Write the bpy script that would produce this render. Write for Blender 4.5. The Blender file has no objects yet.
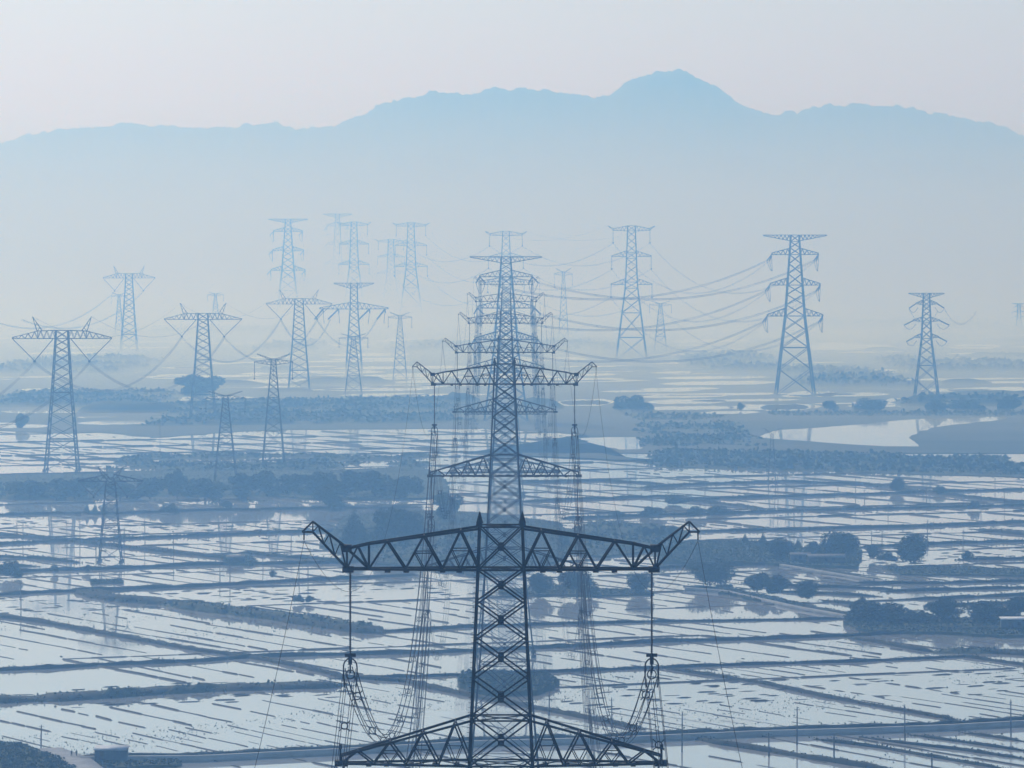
import bpy, math, random
import numpy as np
from mathutils import Vector, Matrix

random.seed(7)
RNG = np.random.default_rng(11)
scn = bpy.context.scene
COL = scn.collection

# ------------------------------------------------------------------ camera geometry
F = 4600.0      # focal length in pixels
CH = 120.0      # height of the drone above the water
HY = 237.0      # image row of the horizon


def gp(x, y, z=0.0):
    """ground point (height z) seen at pixel x, y"""
    d = F * (CH - z) / (y - HY)
    return np.array([(x - 512) / F * d, d, z])


def gd(y):
    return F * CH / (y - HY)


# ------------------------------------------------------------------ materials
def new_mat(name):
    m = bpy.data.materials.new(name)
    m.use_nodes = True
    return m, m.node_tree, m.node_tree.nodes['Principled BSDF']


def mat_noise(name, c1, c2, scale, rough=0.8, metal=0.0, detail=4.0, spec=0.3):
    m, nt, b = new_mat(name)
    tc = nt.nodes.new('ShaderNodeTexCoord')
    n = nt.nodes.new('ShaderNodeTexNoise')
    n.inputs['Scale'].default_value = scale
    n.inputs['Detail'].default_value = detail
    r = nt.nodes.new('ShaderNodeValToRGB')
    r.color_ramp.elements[0].position = 0.35
    r.color_ramp.elements[1].position = 0.65
    r.color_ramp.elements[0].color = (*c1, 1)
    r.color_ramp.elements[1].color = (*c2, 1)
    nt.links.new(tc.outputs['Object'], n.inputs['Vector'])
    nt.links.new(n.outputs['Fac'], r.inputs[0])
    nt.links.new(r.outputs[0], b.inputs['Base Color'])
    b.inputs['Roughness'].default_value = rough
    b.inputs['Metallic'].default_value = metal
    b.inputs['Specular IOR Level'].default_value = spec
    return m


M = {}
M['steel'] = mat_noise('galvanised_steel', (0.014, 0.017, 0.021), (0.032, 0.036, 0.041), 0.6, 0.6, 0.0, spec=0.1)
M['rust'] = mat_noise('gusset_steel', (0.04, 0.037, 0.032), (0.075, 0.07, 0.06), 1.5, 0.7)
M['insul'] = mat_noise('insulator_rubber', (0.03, 0.028, 0.03), (0.05, 0.045, 0.045), 2.0, 0.45)
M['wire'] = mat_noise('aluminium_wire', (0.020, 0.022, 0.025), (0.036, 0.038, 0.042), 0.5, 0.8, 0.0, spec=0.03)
M['mud'] = mat_noise('dike_mud_grass', (0.016, 0.024, 0.012), (0.042, 0.044, 0.028), 0.08, 0.95)
M['ridge'] = mat_noise('paddy_ridge_mud', (0.018, 0.022, 0.014), (0.045, 0.044, 0.032), 0.1, 0.9)
M['grass'] = mat_noise('bank_grass', (0.026, 0.044, 0.016), (0.052, 0.072, 0.028), 0.15, 0.95)
M['reed'] = mat_noise('reed_land', (0.012, 0.024, 0.008), (0.068, 0.082, 0.036), 0.03, 0.95)
M['land'] = mat_noise('farm_land', (0.040, 0.055, 0.026), (0.105, 0.10, 0.062), 0.006, 0.95, detail=6)
M['leaf_a'] = mat_noise('tree_leaf', (0.018, 0.034, 0.012), (0.045, 0.066, 0.022), 0.9, 0.8)
M['leaf_b'] = mat_noise('shrub_leaf', (0.025, 0.040, 0.014), (0.055, 0.075, 0.028), 0.35, 0.85)
M['canopy'] = mat_noise('wood_canopy', (0.020, 0.036, 0.014), (0.055, 0.07, 0.028), 0.05, 0.9)
M['bark'] = mat_noise('bark', (0.03, 0.024, 0.018), (0.06, 0.05, 0.04), 3.0, 0.9)
M['pole'] = mat_noise('pole_concrete', (0.045, 0.043, 0.040), (0.075, 0.072, 0.068), 0.8, 0.85)
M['road'] = mat_noise('farm_road_concrete', (0.34, 0.33, 0.31), (0.45, 0.44, 0.41), 0.25, 0.9)
M['hill'] = mat_noise('mountain_forest', (0.040, 0.036, 0.026), (0.085, 0.072, 0.055), 0.006, 0.95, detail=8)
M['shedwall'] = mat_noise('shed_sheet', (0.06, 0.085, 0.11), (0.09, 0.12, 0.145), 0.8, 0.7)
M['shedroof'] = mat_noise('shed_roof_sheet', (0.42, 0.43, 0.45), (0.52, 0.53, 0.55), 0.8, 0.6)
M['wood'] = mat_noise('old_wood', (0.06, 0.05, 0.04), (0.11, 0.095, 0.075), 2.0, 0.9)
M['thatch'] = mat_noise('grey_roof', (0.10, 0.095, 0.085), (0.17, 0.16, 0.145), 1.2, 0.9)
M['white'] = mat_noise('white_wash', (0.62, 0.62, 0.60), (0.78, 0.78, 0.76), 0.6, 0.8)
M['glass'] = mat_noise('dark_pane', (0.03, 0.035, 0.04), (0.05, 0.055, 0.06), 1.0, 0.2)
M['skin'] = mat_noise('skin', (0.30, 0.19, 0.13), (0.38, 0.24, 0.17), 6.0, 0.6)
M['cloth'] = mat_noise('dark_cloth', (0.03, 0.035, 0.05), (0.05, 0.055, 0.075), 4.0, 0.9)
M['hair'] = mat_noise('black_hair', (0.01, 0.01, 0.01), (0.02, 0.02, 0.02), 4.0, 0.7)

# muddy flood water: murky body under a smooth reflecting surface
m, nt, b = new_mat('flood_water')
tc = nt.nodes.new('ShaderNodeTexCoord')
mp = nt.nodes.new('ShaderNodeMapping')
mp.inputs['Scale'].default_value = (0.004, 0.006, 1)
mp.inputs['Rotation'].default_value = (0, 0, 0.4)
n1 = nt.nodes.new('ShaderNodeTexNoise'); n1.inputs['Scale'].default_value = 1.0; n1.inputs['Detail'].default_value = 7
r1 = nt.nodes.new('ShaderNodeValToRGB')
r1.color_ramp.elements[0].position = 0.3; r1.color_ramp.elements[1].position = 0.7
r1.color_ramp.elements[0].color = (0.36, 0.345, 0.32, 1); r1.color_ramp.elements[1].color = (0.54, 0.52, 0.49, 1)
nt.links.new(tc.outputs['Object'], mp.inputs['Vector'])
nt.links.new(mp.outputs[0], n1.inputs['Vector'])
nt.links.new(n1.outputs['Fac'], r1.inputs[0])
nt.links.new(r1.outputs[0], b.inputs['Base Color'])
n2 = nt.nodes.new('ShaderNodeTexNoise'); n2.inputs['Scale'].default_value = 0.02; n2.inputs['Detail'].default_value = 5
nt.links.new(tc.outputs['Object'], n2.inputs['Vector'])
r2 = nt.nodes.new('ShaderNodeMapRange')
r2.inputs['From Min'].default_value = 0.35; r2.inputs['From Max'].default_value = 0.7
r2.inputs['To Min'].default_value = 0.02; r2.inputs['To Max'].default_value = 0.07
nt.links.new(n2.outputs['Fac'], r2.inputs['Value'])
nt.links.new(r2.outputs[0], b.inputs['Roughness'])
b.inputs['IOR'].default_value = 2.1
M['water'] = m


# ------------------------------------------------------------------ object helpers
def tag(o, label=None, cat=None, group=None, kind=None):
    if label: o['label'] = label
    if cat: o['category'] = cat
    if group: o['group'] = group
    if kind: o['kind'] = kind
    return o


class Geo:
    """collects vertices and faces; build() links them as ONE mesh object"""
    def __init__(self):
        self.v = []; self.f = {3: [], 4: []}; self.n = 0

    def add(self, v, f):
        v = np.asarray(v, float).reshape(-1, 3)
        f = np.asarray(f, int)
        self.v.append(v); self.f[f.shape[1]].append(f + self.n); self.n += len(v)

    def seg(self, segs, sides=4):
        """tubes: list of (p, q, r) or (p, q, r0, r1)"""
        if not segs: return
        P = np.array([s[0] for s in segs], float); Q = np.array([s[1] for s in segs], float)
        R0 = np.array([s[2] for s in segs], float); R1 = np.array([s[-1] for s in segs], float)
        D = Q - P; L = np.linalg.norm(D, axis=1, keepdims=True); D = D / np.maximum(L, 1e-9)
        U = np.where(np.abs(D[:, 2:3]) < 0.9, np.array([[0, 0, 1.0]]), np.array([[0, 1.0, 0]]))
        A = np.cross(D, U); A /= np.linalg.norm(A, axis=1, keepdims=True)
        B = np.cross(D, A)
        rings = []
        for C, R in ((P, R0), (Q, R1)):
            for k in range(sides):
                t = 2 * math.pi * (k + 0.5) / sides
                rings.append(C + (A * math.cos(t) + B * math.sin(t)) * R[:, None])
        V = np.stack(rings, axis=1).reshape(-1, 3)
        base = (np.arange(len(segs)) * 2 * sides)[:, None]
        fs = []
        for k in range(sides):
            k2 = (k + 1) % sides
            fs.append(base + np.array([[k, k2, sides + k2, sides + k]]))
        if sides == 4:
            fs.append(base + np.array([[3, 2, 1, 0]])); fs.append(base + np.array([[4, 5, 6, 7]]))
        self.add(V, np.concatenate(fs))

    def path(self, pts, r, sides=5):
        """one continuous tube along a polyline"""
        p = np.asarray(pts, float); n = len(p)
        r = np.full(n, r) if np.isscalar(r) else np.asarray(r, float)
        t = np.gradient(p, axis=0); t /= np.linalg.norm(t, axis=1, keepdims=True)
        up = np.array([1.0, 0, 0]) if abs(t[:, 0]).mean() < 0.8 else np.array([0, 0, 1.0])
        a = np.cross(t, up); a /= np.linalg.norm(a, axis=1, keepdims=True); b_ = np.cross(t, a)
        V = np.stack([p + (a * math.cos(2 * math.pi * k / sides) + b_ * math.sin(2 * math.pi * k / sides)) * r[:, None] for k in range(sides)], axis=1).reshape(-1, 3)
        i = np.arange(n - 1)[:, None] * sides
        fs = [i + np.array([[k, (k + 1) % sides, sides + (k + 1) % sides, sides + k]]) for k in range(sides)]
        self.add(V, np.concatenate(fs))

    def box(self, c, s, rz=0.0):
        x, y, z = np.array(s) / 2
        v = np.array([[-x, -y, -z], [x, -y, -z], [x, y, -z], [-x, y, -z], [-x, -y, z], [x, -y, z], [x, y, z], [-x, y, z]])
        ca, sa = math.cos(rz), math.sin(rz)
        v = v @ np.array([[ca, sa, 0], [-sa, ca, 0], [0, 0, 1]]) + np.array(c)
        self.add(v, [[0, 3, 2, 1], [4, 5, 6, 7], [0, 1, 5, 4], [1, 2, 6, 5], [2, 3, 7, 6], [3, 0, 4, 7]])

    def quads(self, c, size, rng, flat=0.0):
        """leaf sized randomly turned quads at centres c"""
        n = len(c)
        nrm = rng.normal(size=(n, 3)); nrm[:, 2] += flat
        nrm /= np.linalg.norm(nrm, axis=1, keepdims=True)
        a = np.cross(nrm, rng.normal(size=(n, 3))); a /= np.linalg.norm(a, axis=1, keepdims=True)
        b_ = np.cross(nrm, a)
        s = (size * rng.uniform(0.6, 1.3, n))[:, None] if np.isscalar(size) else size[:, None]
        w = rng.uniform(0.45, 0.8, n)[:, None]
        V = np.stack([c - a * s - b_ * s * w * .6, c + a * s * .3 - b_ * s * w, c + a * s + b_ * s * w * .5, c - a * s * .4 + b_ * s * w], axis=1).reshape(-1, 3)
        self.add(V, np.arange(n * 4).reshape(n, 4))

    def mesh(self, name, mat, smooth=False):
        me = bpy.data.meshes.new(name)
        V = np.concatenate(self.v) if self.v else np.zeros((0, 3))
        f3 = np.concatenate(self.f[3]) if self.f[3] else np.zeros((0, 3), int)
        f4 = np.concatenate(self.f[4]) if self.f[4] else np.zeros((0, 4), int)
        me.vertices.add(len(V)); me.vertices.foreach_set('co', V.astype(np.float32).ravel())
        loops = np.concatenate([f4.ravel(), f3.ravel()]).astype(np.int32)
        me.loops.add(len(loops)); me.loops.foreach_set('vertex_index', loops)
        nf = len(f4) + len(f3)
        tot = np.concatenate([np.full(len(f4), 4), np.full(len(f3), 3)]).astype(np.int32)
        st = np.concatenate([[0], np.cumsum(tot)[:-1]]).astype(np.int32)
        me.polygons.add(nf); me.polygons.foreach_set('loop_start', st); me.polygons.foreach_set('loop_total', tot)
        if smooth: me.polygons.foreach_set('use_smooth', np.ones(nf, bool))
        me.update(calc_edges=True); me.validate()
        me.materials.append(M[mat])
        return me

    def build(self, name, mat, parent=None, smooth=False):
        o = bpy.data.objects.new(name, self.mesh(name, mat, smooth)); COL.objects.link(o)
        if parent: o.parent = parent
        return o


def empty(name, loc=(0, 0, 0), rz=0.0):
    o = bpy.data.objects.new(name, None); COL.objects.link(o)
    o.location = loc; o.rotation_euler = (0, 0, rz); o.empty_display_size = 2
    return o


def copy_tree(o, parent=None):
    c = o.copy(); COL.objects.link(c); c.parent = parent
    for ch in [k for k in bpy.data.objects if k.parent == o]:
        copy_tree(ch, c)
    return c


def vnoise(n, m, cell, rng):
    """smooth value noise on an n x m grid"""
    a = rng.uniform(0, 1, (int(n / cell) + 3, int(m / cell) + 3))
    y = np.arange(n) / cell; x = np.arange(m) / cell
    yi = y.astype(int); xi = x.astype(int); fy = (y - yi)[:, None]; fx = (x - xi)[None, :]
    fy = fy * fy * (3 - 2 * fy); fx = fx * fx * (3 - 2 * fx)
    g = lambda i, j: a[np.ix_(yi + i, xi + j)]
    return (g(0, 0) * (1 - fy) + g(1, 0) * fy) * (1 - fx) + (g(0, 1) * (1 - fy) + g(1, 1) * fy) * fx


def sheet(name, pts, mat, label, cat, kind='structure', thick=0.0):
    g = Geo()
    me = bpy.data.meshes.new(name)
    n = len(pts)
    v = [tuple(p) for p in pts]; f = [tuple(range(n))]
    if thick:
        v += [(p[0], p[1], p[2] - thick) for p in pts]
        f += [(i, i + n, (i + 1) % n + n, (i + 1) % n) for i in range(n)]
    me.from_pydata(v, [], f); me.validate(); me.update()
    me.materials.append(M[mat])
    o = bpy.data.objects.new(name, me); COL.objects.link(o)
    return tag(o, label, cat, None, kind)


# ================================================================== LIGHT, SKY, AIR
SUN_AZ, SUN_EL = -25.0, 36.0
w = bpy.data.worlds.new("World"); scn.world = w; w.use_nodes = True
nt = w.node_tree
sky = nt.nodes.new('ShaderNodeTexSky'); sky.sky_type = 'NISHITA'; sky.sun_disc = False
sky.sun_elevation = math.radians(SUN_EL); sky.sun_rotation = math.radians(SUN_AZ)
sky.air_density = 1.0; sky.dust_density = 0.8; sky.ozone_density = 7.2; sky.altitude = 50
nt.links.new(sky.outputs[0], nt.nodes['Background'].inputs[0])
nt.nodes['Background'].inputs[1].default_value = 0.10
sd = bpy.data.lights.new('sun', 'SUN'); sd.energy = 2.0; sd.angle = math.radians(8); sd.color = (1.0, 0.985, 0.97)
so = bpy.data.objects.new('sun', sd); COL.objects.link(so)
a, e = math.radians(SUN_AZ), math.radians(SUN_EL)
sv = Vector((math.sin(a) * math.cos(e), math.cos(a) * math.cos(e), math.sin(e)))
so.rotation_euler = (-sv).to_track_quat('-Z', 'Y').to_euler()

HAZE_DENS = 3.45e-4
HAZE_COL = (0.255, 0.535, 0.94)


def volume_mat(name, col, dens, aniso):
    m = bpy.data.materials.new(name); m.use_nodes = True
    t = m.node_tree; t.nodes.remove(t.nodes['Principled BSDF'])
    v = t.nodes.new('ShaderNodeVolumePrincipled')
    v.inputs['Color'].default_value = (*col, 1)
    v.inputs['Absorption Color'].default_value = (1, 1, 0.28, 1)
    v.inputs['Density'].default_value = dens
    v.inputs['Anisotropy'].default_value = aniso
    t.links.new(v.outputs[0], t.nodes['Material Output'].inputs['Volume'])
    return m


M['haze'] = volume_mat('haze_air', HAZE_COL, HAZE_DENS, 0.62)
g = Geo(); g.box((0, 6500, 318), (14000, 17000, 644)); o = g.build('haze', 'haze')
tag(o, 'pale blue morning haze filling the whole valley', 'haze', None, 'stuff')

M['mist'] = volume_mat('mist_bank_air', (1.0, 0.94, 0.45), 2.8e-3, 0.6)
# a bank of white mist lying on the plain in front of the mountains: thick at the ground, thinning upward
n = 41; q = np.linspace(0, 1, n)
zt = 380 * q
half = 1900 * (np.exp(-3.0 * q) - math.exp(-3.0)) / (1 - math.exp(-3.0)) + 1.0
half_near = half + 3500 * np.exp(-20 * q) * (1 - q)
g = Geo(); V = []
for X in (-4200, -3600, 3600, 4200):
    k = 1.0 if abs(X) < 4000 else 0.35
    V += [(X, 7700 - h * k, z * k - 2) for h, z in zip(half_near, zt)] + [(X, 7700 + h * k, z * k - 2) for h, z in zip(half[::-1], zt[::-1])]
m_ = 2 * n; f_ = [[r_ * m_ + j, (r_ + 1) * m_ + j, (r_ + 1) * m_ + (j + 1) % m_, r_ * m_ + (j + 1) % m_] for r_ in range(3) for j in range(m_)]
g.add(V, f_)
for r_ in (0, 3):
    g.add([V[r_ * m_ + j] for j in range(m_)], [[j, j + 1, m_ - 2 - j, m_ - 1 - j] if r_ == 0 else [m_ - 1 - j, m_ - 2 - j, j + 1, j] for j in range(n - 1)])
o = g.build('mist', 'mist')
tag(o, 'white mist bank lying along the foot of the mountains', 'mist', None, 'stuff')

# ================================================================== GROUND AND WATER
sheet('ground', [(-6900, -1900, -1.2), (6900, -1900, -1.2), (6900, 14900, -1.2), (-6900, 14900, -1.2)], 'ridge',
      'muddy valley floor lying under the flooded fields', 'ground')
sheet('water', [(-3000, -1500, 0), (3000, -1500, 0), (3000, 4600, 0), (-3000, 4600, 0)], 'water',
      'pale mirror-like flood water covering the fields', 'water')


def jag(pts, step, amp, rng):
    """resample a closed polygon and roughen its outline"""
    out = []
    n = len(pts)
    for i in range(n):
        p, q = pts[i], pts[(i + 1) % n]
        k = max(1, int(np.linalg.norm(q - p) / step))
        for j in range(k):
            c = p + (q - p) * j / k
            out.append(c + np.array([rng.normal() * amp, rng.normal() * amp * 1.5, 0]))
    return out


near_edge = [(-60, 431), (0, 430), (60, 433), (100, 432), (160, 437), (240, 431), (290, 429), (480, 428), (540, 431), (580, 434), (600, 452), (640, 462), (700, 466), (800, 470), (900, 473), (1000, 476), (1110, 480)]
pts = [gp(x, y, 0.3) for x, y in near_edge]
pts = jag(pts, 14, 2.5, RNG)[:-30]
pts = [p for p in pts if p[1] < 4000]
far_land = pts + [np.array([3000, pts[-1][1], 0.3]), np.array([6500, 4000, 0.3]), np.array([6500, 14500, 0.3]), np.array([-6500, 14500, 0.3]), np.array([-6500, 4000, 0.3]), np.array([-3000, 2900, 0.3])]
sheet('farmland', far_land, 'land', 'dark farmland plain stretching to the foot of the mountains', 'land', thick=1.0)

# strips of open water in the far plain (pixel boxes: x0, x1, y0, y1)
STRIPS = [(0, 117, 409, 413), (77, 187, 420.5, 424.5), (-10, 51, 424.5, 428), (77, 122, 416, 418), (250, 315, 399, 408),
          (146, 173, 390, 399), (225, 300, 379, 384), (175, 233, 398, 402), (325, 418, 353, 356), (330, 410, 358, 360), (323, 436, 387, 391), (340, 430, 393, 396.5), (403, 440, 398, 402), (265, 315, 352, 354.5),
          (669, 749, 339, 342.5), (650, 740, 371, 373.5), (655, 770, 376, 379), (660, 779, 381, 385), (640, 720, 387.5, 390), (787, 840, 391, 397), (560, 628, 368, 371.5), (728, 822, 404, 410), (640, 735, 406, 410), (650, 790, 393, 395.5), (690, 800, 399, 401.5), (600, 700, 390, 392), (647, 727, 399, 404), (560, 615, 399, 405), (798, 893, 344, 350), (949, 1001, 344, 349), (949, 998, 357, 360), (947, 1034, 387, 392), (812, 890, 392.5, 396.5), (884, 910, 398, 405), (760, 809, 404, 411), (700, 760, 411, 414), (555, 610, 400, 406), (535, 553, 433, 438),
          (15, 47, 303.5, 305.5), (-5, 40, 337, 339), (60, 140, 372, 374), (20, 110, 352, 354), (440, 500, 350, 352), (500, 590, 358, 361), (450, 560, 375, 379), (420, 520, 383, 386), (540, 640, 346, 348), (590, 650, 330, 331.5), (700, 800, 322, 323.5), (830, 930, 326, 327.5), (930, 1030, 312, 313.5), (200, 290, 362, 364), (120, 200, 341, 342.5), (380, 470, 338, 339.5), (850, 945, 369, 371), (690, 760, 355, 357), (900, 1030, 378, 380), (330, 480, 366, 369), (350, 470, 374, 377.5), (330, 450, 381, 383.5),
          (240, 310, 372, 374.5), (250, 340, 366, 367.5)]
rs = np.random.default_rng(21)
for _ in range(120):
    y_ = 332 + 96 * rs.uniform() ** 0.8; l_ = rs.uniform(30, 150) * (0.5 + (y_ - 320) / 150); x_ = rs.uniform(-30, 1030)
    if y_ > 405 and (x_ + l_ > 590 and x_ < 1060 or 100 < x_ + l_ and x_ < 490): continue
    STRIPS.append((x_, x_ + l_, y_, y_ + rs.uniform(0.8, 1.2 + (y_ - 325) * 0.03)))
for x0, x1, y0, y1 in STRIPS:
    n = 22
    top, bot = [], []
    for i in range(n + 1):
        t = i / n; x = x0 + (x1 - x0) * t
        e_ = min(1.0, 5 * min(t, 1 - t)) ** 0.6
        sl = -(x1 - x0) * 0.012 * (t - 0.5)
        mid = (y0 + y1) / 2 + sl
        hh = (y1 - y0) / 2 * e_
        top.append(gp(x, mid - hh * RNG.uniform(0.75, 1.05) - .02, 0.34)); bot.append(gp(x, mid + hh * RNG.uniform(0.75, 1.05) + .02, 0.34))
    sheet('pond_water', top + bot[::-1], 'water', 'long pale strip of flooded field in the hazy far plain', 'water')
    bpy.context.scene.objects[-1]['group'] = 'strips of water in the far plain'
# river bend and the square pond beside it
river = [(763, 435), (772, 431.5), (780, 430), (800, 428.8), (825, 427.3), (845, 425.5), (867, 424), (885, 422), (906, 420), (942, 418.3), (990, 416.8), (1012, 417.2), (1005, 419.5), (960, 424), (941, 426.5), (929, 429), (918, 432), (910, 435.5), (908, 439), (912, 443), (918, 446.5), (890, 446), (858, 444.6), (830, 443), (809, 441.4), (785, 439.5), (763, 437.5)]
sheet('river', jag([gp(x, y, 0.34) for x, y in river], 15, 1.2, RNG), 'water', 'pale bend of a river curving between dark reed banks', 'river')
pond = [(580, 438), (600, 437), (638, 437), (642, 446), (641, 449), (620, 449.5), (600, 445), (585, 441)]
sheet('pond', jag([gp(x, y, 0.34) for x, y in pond], 12, 1.2, RNG), 'water', 'small square pond at the corner of the dark reed bed', 'pond')


# ------------------------------------------------------------------ dikes (traced along the photo)
def resample(p, step):
    p = np.asarray(p, float); s = np.concatenate([[0], np.cumsum(np.linalg.norm(np.diff(p, axis=0), axis=1))])
    n = max(2, int(s[-1] / step)); t = np.linspace(0, s[-1], n)
    return np.stack([np.interp(t, s, p[:, k]) for k in range(3)], axis=1)


TUFTS = []


def bank_geo(g, line, width, height, rng, step=2.5, tuft=0.5, taper=True):
    p = resample(line, step); n = len(p)
    t = np.gradient(p, axis=0); t /= np.linalg.norm(t, axis=1, keepdims=True)
    s = np.stack([-t[:, 1], t[:, 0], np.zeros(n)], axis=1)
    k = np.ones(n)
    if taper: k = np.clip(np.minimum(np.arange(n), np.arange(n)[::-1]) / 4.0, 0.1, 1)
    lw = vnoise(n, 1, 5, rng)[:, 0] * 0.5 + vnoise(n, 1, 1.6, rng)[:, 0] * 0.5
    rw = vnoise(n, 1, 5, rng)[:, 0] * 0.5 + vnoise(n, 1, 1.6, rng)[:, 0] * 0.5
    hn = (0.5 + 0.45 * vnoise(n, 1, 3, rng)[:, 0]) * height * k
    prof = [(-1, 0.75 * lw + 0.7, 0, -0.35), (-1, 0.72 + 0.3 * lw, 1, 0.0), (0, np.zeros(n), 1.12, 0.0), (1, 0.72 + 0.3 * rw, 1, 0.0), (1, 0.75 * rw + 0.7, 0, -0.35)]
    cols = []
    for sg, off, hz, dz in prof:
        q = p + s * (sg * off * width / 2 * np.maximum(k, .3))[:, None]
        q[:, 2] = p[:, 2] + hz * hn + dz + (rng.normal(0, 0.06, n) * height if hz else 0)
        cols.append(q)
    V = np.stack(cols, axis=1).reshape(-1, 3)
    i = np.arange(n - 1)[:, None] * 5
    g.add(V, np.concatenate([i + np.array([[c, c + 5, c + 6, c + 1]]) for c in range(4)]))
    if tuft:
        m_ = int(n * 6)
        idx = rng.integers(0, n, m_); off = rng.uniform(-0.72, 0.72, m_) * width
        c = p[idx] + s[idx] * off[:, None]; c[:, 2] = p[idx, 2] + hn[idx] * (1.1 - .9 * np.clip(np.abs(off) / width - .3, 0, .4) / .4) * rng.uniform(0.5, 1.15, m_) + 0.05 + rng.exponential(0.13, m_)
        TUFTS.append((c, np.full(m_, tuft) * rng.uniform(0.4, 1.1, m_)))
    return p


def dike(pix, width, height, label, name='dike', mat='mud', tuft=0.5):
    width = width * 0.42 if width < 12 else width * 0.6
    g = Geo(); bank_geo(g, [gp(x, y) for x, y in pix], width, height, RNG, step=1.6, tuft=tuft * .62)
    return tag(g.build(name, mat), label, 'dike', None, 'structure')


dike([(-30, 575), (0, 573), (40, 571), (100, 569.5), (200, 565), (280, 564), (360, 563)], 9, 1.3, 'bushy dike running past the feet of the small cup-shaped tower')
dike([(-30, 597), (0, 595), (100, 590), (200, 586.5), (280, 582), (360, 578), (420, 575)], 10, 1.2, 'straight dike just above the overgrown embankment')
dike([(85, 592), (100, 597), (130, 601), (170, 604), (200, 607), (260, 616), (320, 625), (360, 631), (383, 634)], 16, 1.8, 'thick overgrown embankment slanting toward the central towers', tuft=0.8)
dike([(-30, 612), (0, 617), (40, 622), (100, 633), (160, 644), (200, 651), (250, 657.5), (300, 667), (347, 678), (367, 679), (408, 682), (440, 690), (500, 702), (560, 713), (645, 730)], 6, 1.1, 'long diagonal dike slanting down across the whole field behind the nearest tower')
dike([(-30, 673), (0, 670.5), (50, 668.5), (100, 665.5), (200, 661.5), (255, 657), (345, 655), (430, 653), (490, 650.5), (560, 647.5), (660, 642), (760, 639.5), (860, 635.5), (912, 633), (1060, 630)], 6, 1.2, 'long level dike crossing the picture just above the bare central fields')
dike([(-30, 703), (0, 701), (60, 699), (120, 695), (180, 690.5), (255, 688), (320, 686.5), (347, 685)], 20, 1.3, 'broad overgrown dike lined with bushes above the shed field', tuft=0.9)
dike([(70, 757), (160, 757), (200, 756), (340, 749), (480, 741), (600, 738), (660, 735.5), (760, 731), (860, 728.5), (950, 725), (1060, 719)], 8, 1.2, 'main dike crossing the bottom of the picture from the shed', tuft=0.6)
dike([(362, 633), (420, 630), (480, 626.5), (540, 625), (600, 623.5), (660, 622), (760, 620.5), (850, 619)], 5, 0.9, 'thin level dike between the round trees and the central field')
dike([(330, 679), (430, 676.5), (500, 674), (560, 672), (660, 668), (760, 664.5), (860, 661.8), (965, 657), (1000, 662), (1050, 669)], 4, 0.9, 'narrow dike above the rows of broken ridges')
dike([(660, 668), (720, 677), (760, 683), (824, 697), (880, 707), (960, 721)], 4.5, 0.9, 'diagonal dike meeting the main dike near the lone poles')
dike([(683, 735), (720, 744), (760, 750), (860, 766), (900, 772)], 6, 1.0, 'slanting dike splitting off below the main dike')
for k, (pp, lb) in enumerate([([(861, 737.5), (900, 743), (960, 750), (1030, 760)], 'highest'), ([(908, 735), (960, 742), (1030, 752)], 'second'), ([(960, 732.6), (1000, 738), (1030, 743)], 'shortest'), ([(820, 740), (880, 748), (990, 767), (1010, 770)], 'lowest'), ([(812, 739), (840, 743), (862, 746)], 'smallest')]):
    dike(pp, 3.0, 0.7, 'dark earth ridge in the bottom right field, %s of its set' % lb, name='field_ridge')
dike([(846, 638), (880, 643), (910, 649), (938, 653)], 5, 1.0, 'short slanting dike joining two bushy banks below the grove')
dike([(936, 652), (970, 651.5), (1050, 655)], 15, 1.4, 'thick bushy bank below the white building', tuft=0.8)
dike([(40, 566.5), (-30, 566)], 8, 1.0, 'stub of bank under a clump of bushes at the frame edge')
# farther dikes
for pp, wd, lb in [([(-30, 516), (60, 514), (120, 514), (200, 511), (300, 509.5), (420, 507.5)], 6, 'level dike in front of the long willow belt'),
                   ([(-30, 533), (0, 535), (60, 540), (120, 547), (200, 556), (250, 560)], 7, 'farm track dike slanting down behind the cup-shaped tower'),
                   ([(-30, 546), (60, 541.5), (120, 539), (200, 536), (280, 533), (400, 530)], 5, 'level dike with the plank hut beyond it'),
                   ([(240, 553), (290, 558), (340, 560), (400, 566)], 6, 'dike stub running from the plank hut toward the tower'),
                   ([(645, 569), (700, 567), (760, 565), (785, 564)], 5, 'low dike in front of the solitary round tree'),
                   ([(690, 532), (740, 531), (800, 530), (860, 528), (900, 527.5), (960, 525), (1060, 521)], 10, 'wide straight dike behind the clipped round trees'),
                   ([(560, 519), (620, 517), (660, 515.5), (720, 514), (780, 511.5), (860, 509.5), (930, 508), (1060, 505)], 9, 'bushy dike second behind the clipped round trees'),
                   ([(690, 500.5), (740, 498), (800, 496.5), (860, 495), (930, 492.5), (1060, 489)], 6, 'level dike third behind the clipped round trees'),
                   ([(683, 500), (720, 504), (765, 509.5)], 5, 'short slanting dike below a low scrub mound'),
                   ([(895, 489), (940, 494), (980, 499), (1050, 505)], 5, 'slanting dike running down past the small square tree'),
                   ([(640, 488), (700, 484.5), (780, 482), (860, 484), (900, 489)], 6, 'curving dike near the mast-like tower'),
                   ([(855, 548), (900, 546), (960, 543.5), (1060, 541)], 4, 'thin dike just behind the tall round tree'),
                   ([(975, 530), (1000, 532.5), (1050, 537)], 7, 'dark wedge of bank at the right frame edge'),
                   ([(955, 560), (1000, 559.5), (1060, 558)], 6, 'dike beside the small pointed bush'),
                   ([(520, 502), (600, 499), (690, 496)], 4, 'thin dike left of the low scrub mound'),
                   ([(520, 483), (600, 481), (660, 484)], 5, 'thin dike near the square pond'),
                   ([(-30, 556), (40, 559), (80, 563)], 4, 'short low dike behind the frame-edge bushes')]:
    dike(pp, wd, 1.2, lb, tuft=0.8)


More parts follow.
